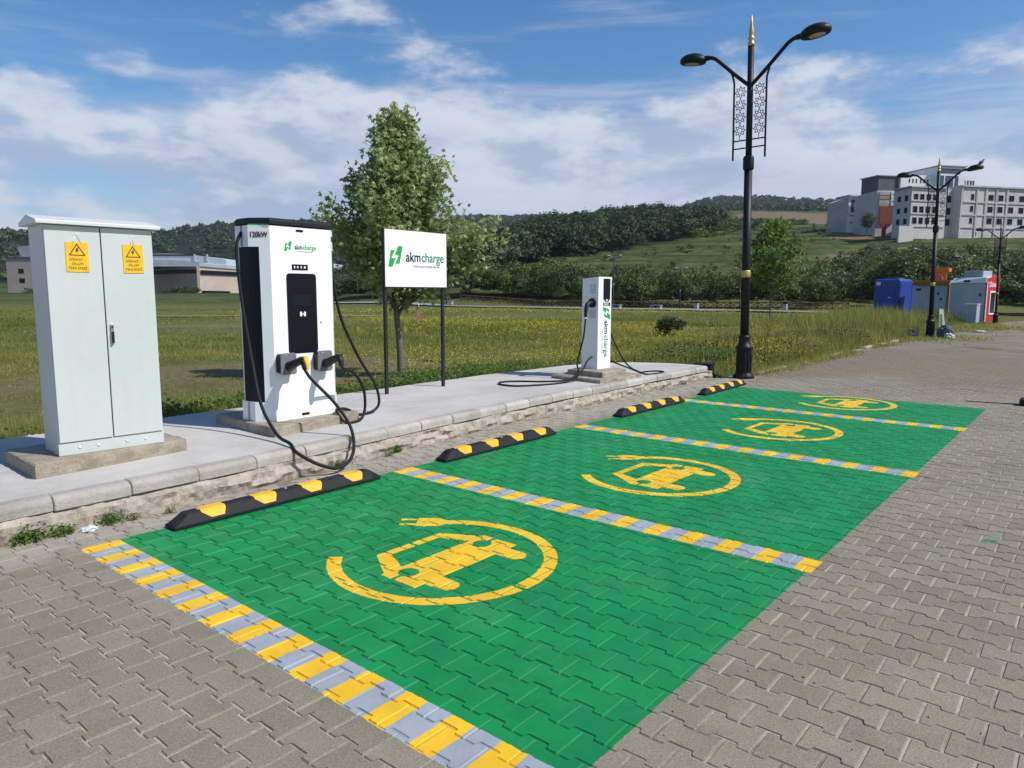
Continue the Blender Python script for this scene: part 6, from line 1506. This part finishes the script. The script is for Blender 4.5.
def tufts(name, n, d0, d1, seed, hk, per, wk=1.0, lab=None):
    x_, y_, z_, d, r = field_points(n, d0, d1, seed)
    patch = field_patch(x_, y_); tall = np.clip(0.35 + 0.7 * patch, 0.15, 1.4)
    edge = np.exp(-np.abs(y_ - 8.3) / 0.9) * (x_ < 12.5)                # lush strip along the slab
    right = np.clip((x_ - 12.5) / 3, 0, 1) * np.exp(-np.maximum(y_ - 6, 0) / 5)
    keep = r.random(len(x_)) < np.clip(0.15 + 0.9 * patch + 0.35 * pnoise(x_ / 0.8, y_ / 0.8, 39) + edge + right, 0.04, 1)
    x_, y_, z_, d, tall, patch, edge, right = (q[keep] for q in (x_, y_, z_, d, tall, patch, edge, right))
    h = hk * (0.05 + 0.10 * tall * (0.7 + 0.5 * pnoise(x_ / 0.7, y_ / 0.7, 38)) + 0.10 * edge + 0.26 * right * (0.6 + 0.4 * pnoise(x_ / 1.3, y_ / 1.3, 35)))
    rb = np.clip(0.55 + 0.45 * pnoise(x_ / 5, y_ / 5, 34) + 0.35 * pnoise(x_ / 0.5, y_ / 0.5, 44) - 0.3 * edge + 0.1 * right - 0.15 * patch, 0, 1)
    o = blades(name, np.stack([x_, y_, z_ - 0.015], 1), h, 0.0115 * wk * (d / 10) ** 0.75, seed, M_grass, per, 0.055 * (d / 10) ** 0.6, 0.55, rb)
    tag(o, lab, 'grass'); return o
tufts('grass', 52000, 6, 19, 91, 1.0, 8, 1.0, 'rough green and straw coloured grass behind the slab')
tufts('meadow_grass', 42000, 19, 62, 92, 1.2, 8, 1.25, 'meadow grass stretching to the far path')
def flowers(n, d0, d1, seed, lab):
    x_, y_, z_, d, r = field_points(n, d0, d1, seed, 230, 900)
    band = np.clip(pnoise(x_ / 5.5, y_ / 5.5, 36) * 2.2 - 0.05 + 0.5 * pnoise(x_ / 1.2, y_ / 1.2, 40), 0, 0.95) * np.clip((x_ - 7) / 4, 0, 1) * np.clip((y_ - 6.5) / 3, 0.25, 1)
    k = r.random(len(x_)) < band; x_, y_, z_, d = x_[k], y_[k], z_[k], d[k]; n = len(x_)
    P = np.stack([x_, y_, z_ + r.uniform(0.08, 0.26, n)], 1); per = 4
    C = np.repeat(P, per, 0) + r.normal(0, 0.03, (n * per, 3)); V, Fq = leaf_quads(C, 0.020 * np.repeat((d / 12) ** 0.7, per), r, 0.6, 0.9, 0.0)
    tag(rawmesh('wild_flowers', V, Fq, M_flower, np.repeat(r.random(len(C)), 4)), lab, 'flowers', None, 'stuff')
flowers(22000, 11, 60, 95, 'yellow wild flowers scattered through the meadow')
def broad_weeds():
    r = np.random.default_rng(97); n = 15000; x_ = r.uniform(-1, 12.4, n); y_ = np.interp(x_, [-9, 2, 7, 8.7, 10.8, 11.6, 12.3], [7.7, 7.75, 7.85, 7.9, 7.8, 7.65, 7.2]) + 0.25 + np.abs(r.normal(0, 1, n)) * np.interp(x_, [-1, 3, 7, 12], [1.6, 0.9, 0.6, 0.6])
    k = r.random(n) < np.clip(pnoise(x_ / 0.8, y_ / 0.8, 98) * 1.6 + 0.1, 0, 1); x_, y_ = x_[k], y_[k]
    z_ = land(x_, y_) + r.uniform(0.02, 0.17, len(x_)); V, Fq = leaf_quads(np.stack([x_, y_, z_], 1), 0.055, r)
    tag(rawmesh('broad_leaf_weeds', V, Fq, M_leaf_young, np.repeat(r.random(len(x_)), 4)), 'broad leafed weeds growing in the grass along the slab', 'weeds', None, 'stuff')
broad_weeds()
# taller weeds along the low kerb and around the kiosks
def weeds(n, xr, yr, seed, h0, h1, m, per, w, name, lab):
    r = np.random.default_rng(seed); x_ = r.uniform(*xr, n); t = r.random(n) ** 1.4; y_ = 5.55 + 0.012 * (x_ - 13.6) + yr[0] + t * (yr[1] - yr[0])
    k = r.random(n) < np.clip(0.5 + 0.7 * pnoise(x_ / 1.7, y_ / 1.7, seed), 0.05, 1); x_, y_ = x_[k], y_[k]; z_ = land(x_, y_)
    o = blades(name, np.stack([x_, y_, z_ - 0.02], 1), r.uniform(h0, h1, len(x_)), w, seed, m, per, 0.10, 0.6); tag(o, lab, 'weeds')
weeds(5200, (13.6, 34), (0, 3.2), 101, 0.20, 0.55, M_grass, 7, 0.016, 'weeds', 'tall tangled weeds along the low kerb')
weeds(2600, (30, 52), (0.5, 6.5), 102, 0.45, 0.95, M_grass, 8, 0.035, 'tall_weeds', 'tall weeds in front of the kiosks')
weeds(420, (14.5, 30), (0.1, 2.0), 103, 0.45, 0.75, M_rust, 3, 0.03, 'dock_weeds', 'rust brown seed heads among the kerbside weeds')
def scatter_leaves(name, n, xr, yo, hr, size, seed, m, lab):
    r = np.random.default_rng(seed); x_ = r.uniform(*xr, n); y_ = 5.55 + 0.012 * (x_ - 13.6) + r.random(n) ** 1.3 * yo
    k = r.random(n) < np.clip(0.45 + 0.8 * pnoise(x_ / 1.2, y_ / 1.2, seed), 0.0, 1); x_, y_ = x_[k], y_[k]
    z_ = land(x_, y_) + r.uniform(*hr, len(x_)) * np.clip(0.6 + 0.6 * pnoise(x_ / 0.9, y_ / 0.9, seed + 1), 0.15, 1.2)
    V, Fq = leaf_quads(np.stack([x_, y_, z_], 1), size, r); o = rawmesh(name, V, Fq, m, np.repeat(r.random(len(x_)), 4)); tag(o, lab, 'weeds', None, 'stuff')
scatter_leaves('leafy_weeds', 16000, (13.5, 33), 2.6, (0.05, 0.42), 0.07, 105, M_leaf_bush, 'broad leafed weeds mixed into the kerbside growth')
scatter_leaves('kerb_flowers', 2600, (13.8, 24), 2.6, (0.28, 0.50), 0.045, 107, M_flower, 'yellow flowers among the kerbside weeds')
def lot_weeds():
    r = np.random.default_rng(109); n = 5200; x_ = r.uniform(13.7, 47, n); y_ = 5.5 + 0.012 * (x_ - 13.6) - np.abs(r.normal(0, 1, n)) * np.interp(x_, [13, 22, 27, 47], [0.18, 0.25, 0.8, 1.5])
    k = r.random(n) < np.clip(0.25 + 0.9 * pnoise(x_ / 2.2, y_ / 1.1, 41), 0.02, 1); x_, y_ = x_[k], y_[k]
    o = blades('lot_weeds', np.stack([x_, y_, np.full(len(x_), -0.01)], 1), r.uniform(0.05, 0.16, len(x_)), 0.012 * (x_ / 14), 110, M_grass, 7, 0.09, 0.9, np.clip(r.random(len(x_)) * 0.6 + 0.35, 0, 1)); tag(o, 'short dry weeds spreading over the edge of the lot', 'weeds')
lot_weeds()
# gravel along the back of the slab
def gravel():
    r = np.random.default_rng(111); n = 2600; x_ = r.uniform(1.5, 12.0, n)
    y_ = np.interp(x_, [-9, 2, 7, 8.7, 10.8, 11.6, 12.3], [7.7, 7.75, 7.85, 7.9, 7.8, 7.65, 7.2]) + np.abs(r.normal(0.06, 0.10, n)); s = r.uniform(0.012, 0.035, n)
    z_ = np.maximum(land(x_, y_), 0.19) + r.uniform(0, 0.02, n) - np.clip((y_ - 7.95), 0, 1) * 0.15
    O8 = np.array([(1, 0, 0), (0, 1, 0), (-1, 0, 0), (0, -1, 0), (0, 0, 0.8), (0, 0, -0.6)])
    T8 = np.array([(0, 1, 4), (1, 2, 4), (2, 3, 4), (3, 0, 4), (1, 0, 5), (2, 1, 5), (3, 2, 5), (0, 3, 5)])
    V = (O8[None] * (s[:, None, None] * r.uniform(0.6, 1.3, (n, 6, 1)))) + np.stack([x_, y_, z_], 1)[:, None]
    rawv = V.reshape(-1, 3); Fq = (T8[None] + (np.arange(n) * 6)[:, None, None]).reshape(-1, 3)
    m = leafmat('gravel_stone', (0.20, 0.18, 0.15), (0.48, 0.45, 0.39), 0, 0.9)
    tag(rawmesh('gravel', rawv, Fq, m, np.repeat(r.random(n), 6)), 'loose pale gravel along the back edge of the slab', 'gravel', None, 'stuff')
    b = MB(); P = [(x, slab_back(x) - 0.02) for x in np.linspace(-9, 12.0, 40)]
    b.add([(x, y, 0.20) for x, y in P] + [(x, y + 0.26, 0.15) for x, y in P], [(i, i + 1, 41 + i, 40 + i) for i in range(39)]); b.build('gravel_verge', mat('verge_soil', (0.22, 0.19, 0.14), 0.95, 0.2, 8, 0.8, 40)); tag(bpy.data.objects['gravel_verge'], kind='structure')
gravel()
# grit and small pebbles lying on the paving
def grit():
    r = np.random.default_rng(141); n = 900; x_ = r.uniform(0.4, 13, n); y_ = r.uniform(-1.5, 5.2, n); b = (x_ > 1.5) & (x_ < 12) & (y_ > 1.2) & (y_ < 4.8) & (r.random(n) < 0.8); x_, y_ = x_[~b], y_[~b]; n = len(x_); s_ = r.uniform(0.002, 0.0075, n)
    O8 = np.array([(1, 0, 0), (0, 1, 0), (-1, 0, 0), (0, -1, 0), (0, 0, 0.7), (0, 0, -0.5)]); T8 = np.array([(0, 1, 4), (1, 2, 4), (2, 3, 4), (3, 0, 4), (1, 0, 5), (2, 1, 5), (3, 2, 5), (0, 3, 5)])
    V = O8[None] * (s_[:, None, None] * r.uniform(0.6, 1.3, (n, 6, 1))) + np.stack([x_, y_, np.full(n, 0.003)], 1)[:, None]
    tag(rawmesh('grit', V.reshape(-1, 3), (T8[None] + (np.arange(n) * 6)[:, None, None]).reshape(-1, 3), leafmat('grit_stone', (0.07, 0.06, 0.05), (0.42, 0.39, 0.34), 0, 0.9), np.repeat(r.random(n), 6)), 'fine grit scattered on the paving', 'grit', None, 'stuff')
grit()
# weeds in the gutter
def gutter_weed(x_, y_, rad, n, seed, lab, m=None, size=0.035):
    r = np.random.default_rng(seed); e = empty('gutter_weed', (x_, y_, 0.0)); tag(e, lab, 'weed', 'weeds growing at the kerb foot')
    C = np.c_[r.normal(0, rad * 0.5, n), r.normal(0, rad * 0.3, n), np.abs(r.normal(0, rad * 0.38, n)) + 0.008]; V, Fq = leaf_quads(C, size, r, 0.5, 0.5)
    tag(rawmesh('leaves', V, Fq, m or M_leaf_young, np.repeat(r.random(n), 4), e), kind='stuff')
    b = MB()
    for k in range(6): b.tube([(0, 0, -0.005), tuple(C[k] * 0.6), tuple(C[k])], [0.003, 0.002, 0.001], 4, False)
    b.build('stems', M_bark, e)
gutter_weed(1.43, 5.24, 0.11, 260, 121, 'largest green weed at the kerb foot, at the left picture edge')
gutter_weed(1.62, 5.22, 0.07, 130, 122, 'green weed at the kerb foot just left of the crumpled paper')
gutter_weed(1.93, 5.23, 0.10, 200, 123, 'low green weed at the kerb foot just right of the crumpled paper', None, 0.025)
gutter_weed(2.30, 5.15, 0.05, 60, 124, 'tiny weed on the pavers before the nearest wheel stop', None, 0.02)
gutter_weed(3.95, 5.36, 0.07, 130, 125, 'weed at the kerb behind the hanging cable loop', None, 0.025)
gutter_weed(4.55, 5.36, 0.06, 90, 126, 'small weed at the kerb right of the cable loop', None, 0.022)
gutter_weed(4.72, 5.43, 0.07, 150, 127, 'bright weed growing out of the kerb before the second wheel stop', None, 0.03)
gutter_weed(2.06, 5.20, 0.05, 60, 128, 'yellowing weed at the kerb foot below the cabinet plinth', None, 0.02)

# ------------------------------------------------------------------ the air
hz_ = MB(); hz_.box((-4400, -4400, -4.0), (4400, 4400, 260.0))
hm = bpy.data.materials.new('haze_air'); hm.use_nodes = True; hn = hm.node_tree; hn.nodes.clear()
ho = hn.nodes.new('ShaderNodeOutputMaterial'); hv = hn.nodes.new('ShaderNodeVolumePrincipled')
hv.inputs['Color'].default_value = (0.80, 0.88, 1.0, 1); hv.inputs['Density'].default_value = 0.00010; hv.inputs['Anisotropy'].default_value = 0.2
hn.links.new(hv.outputs[0], ho.inputs['Volume'])
tag(hz_.build('haze', hm), kind='stuff')
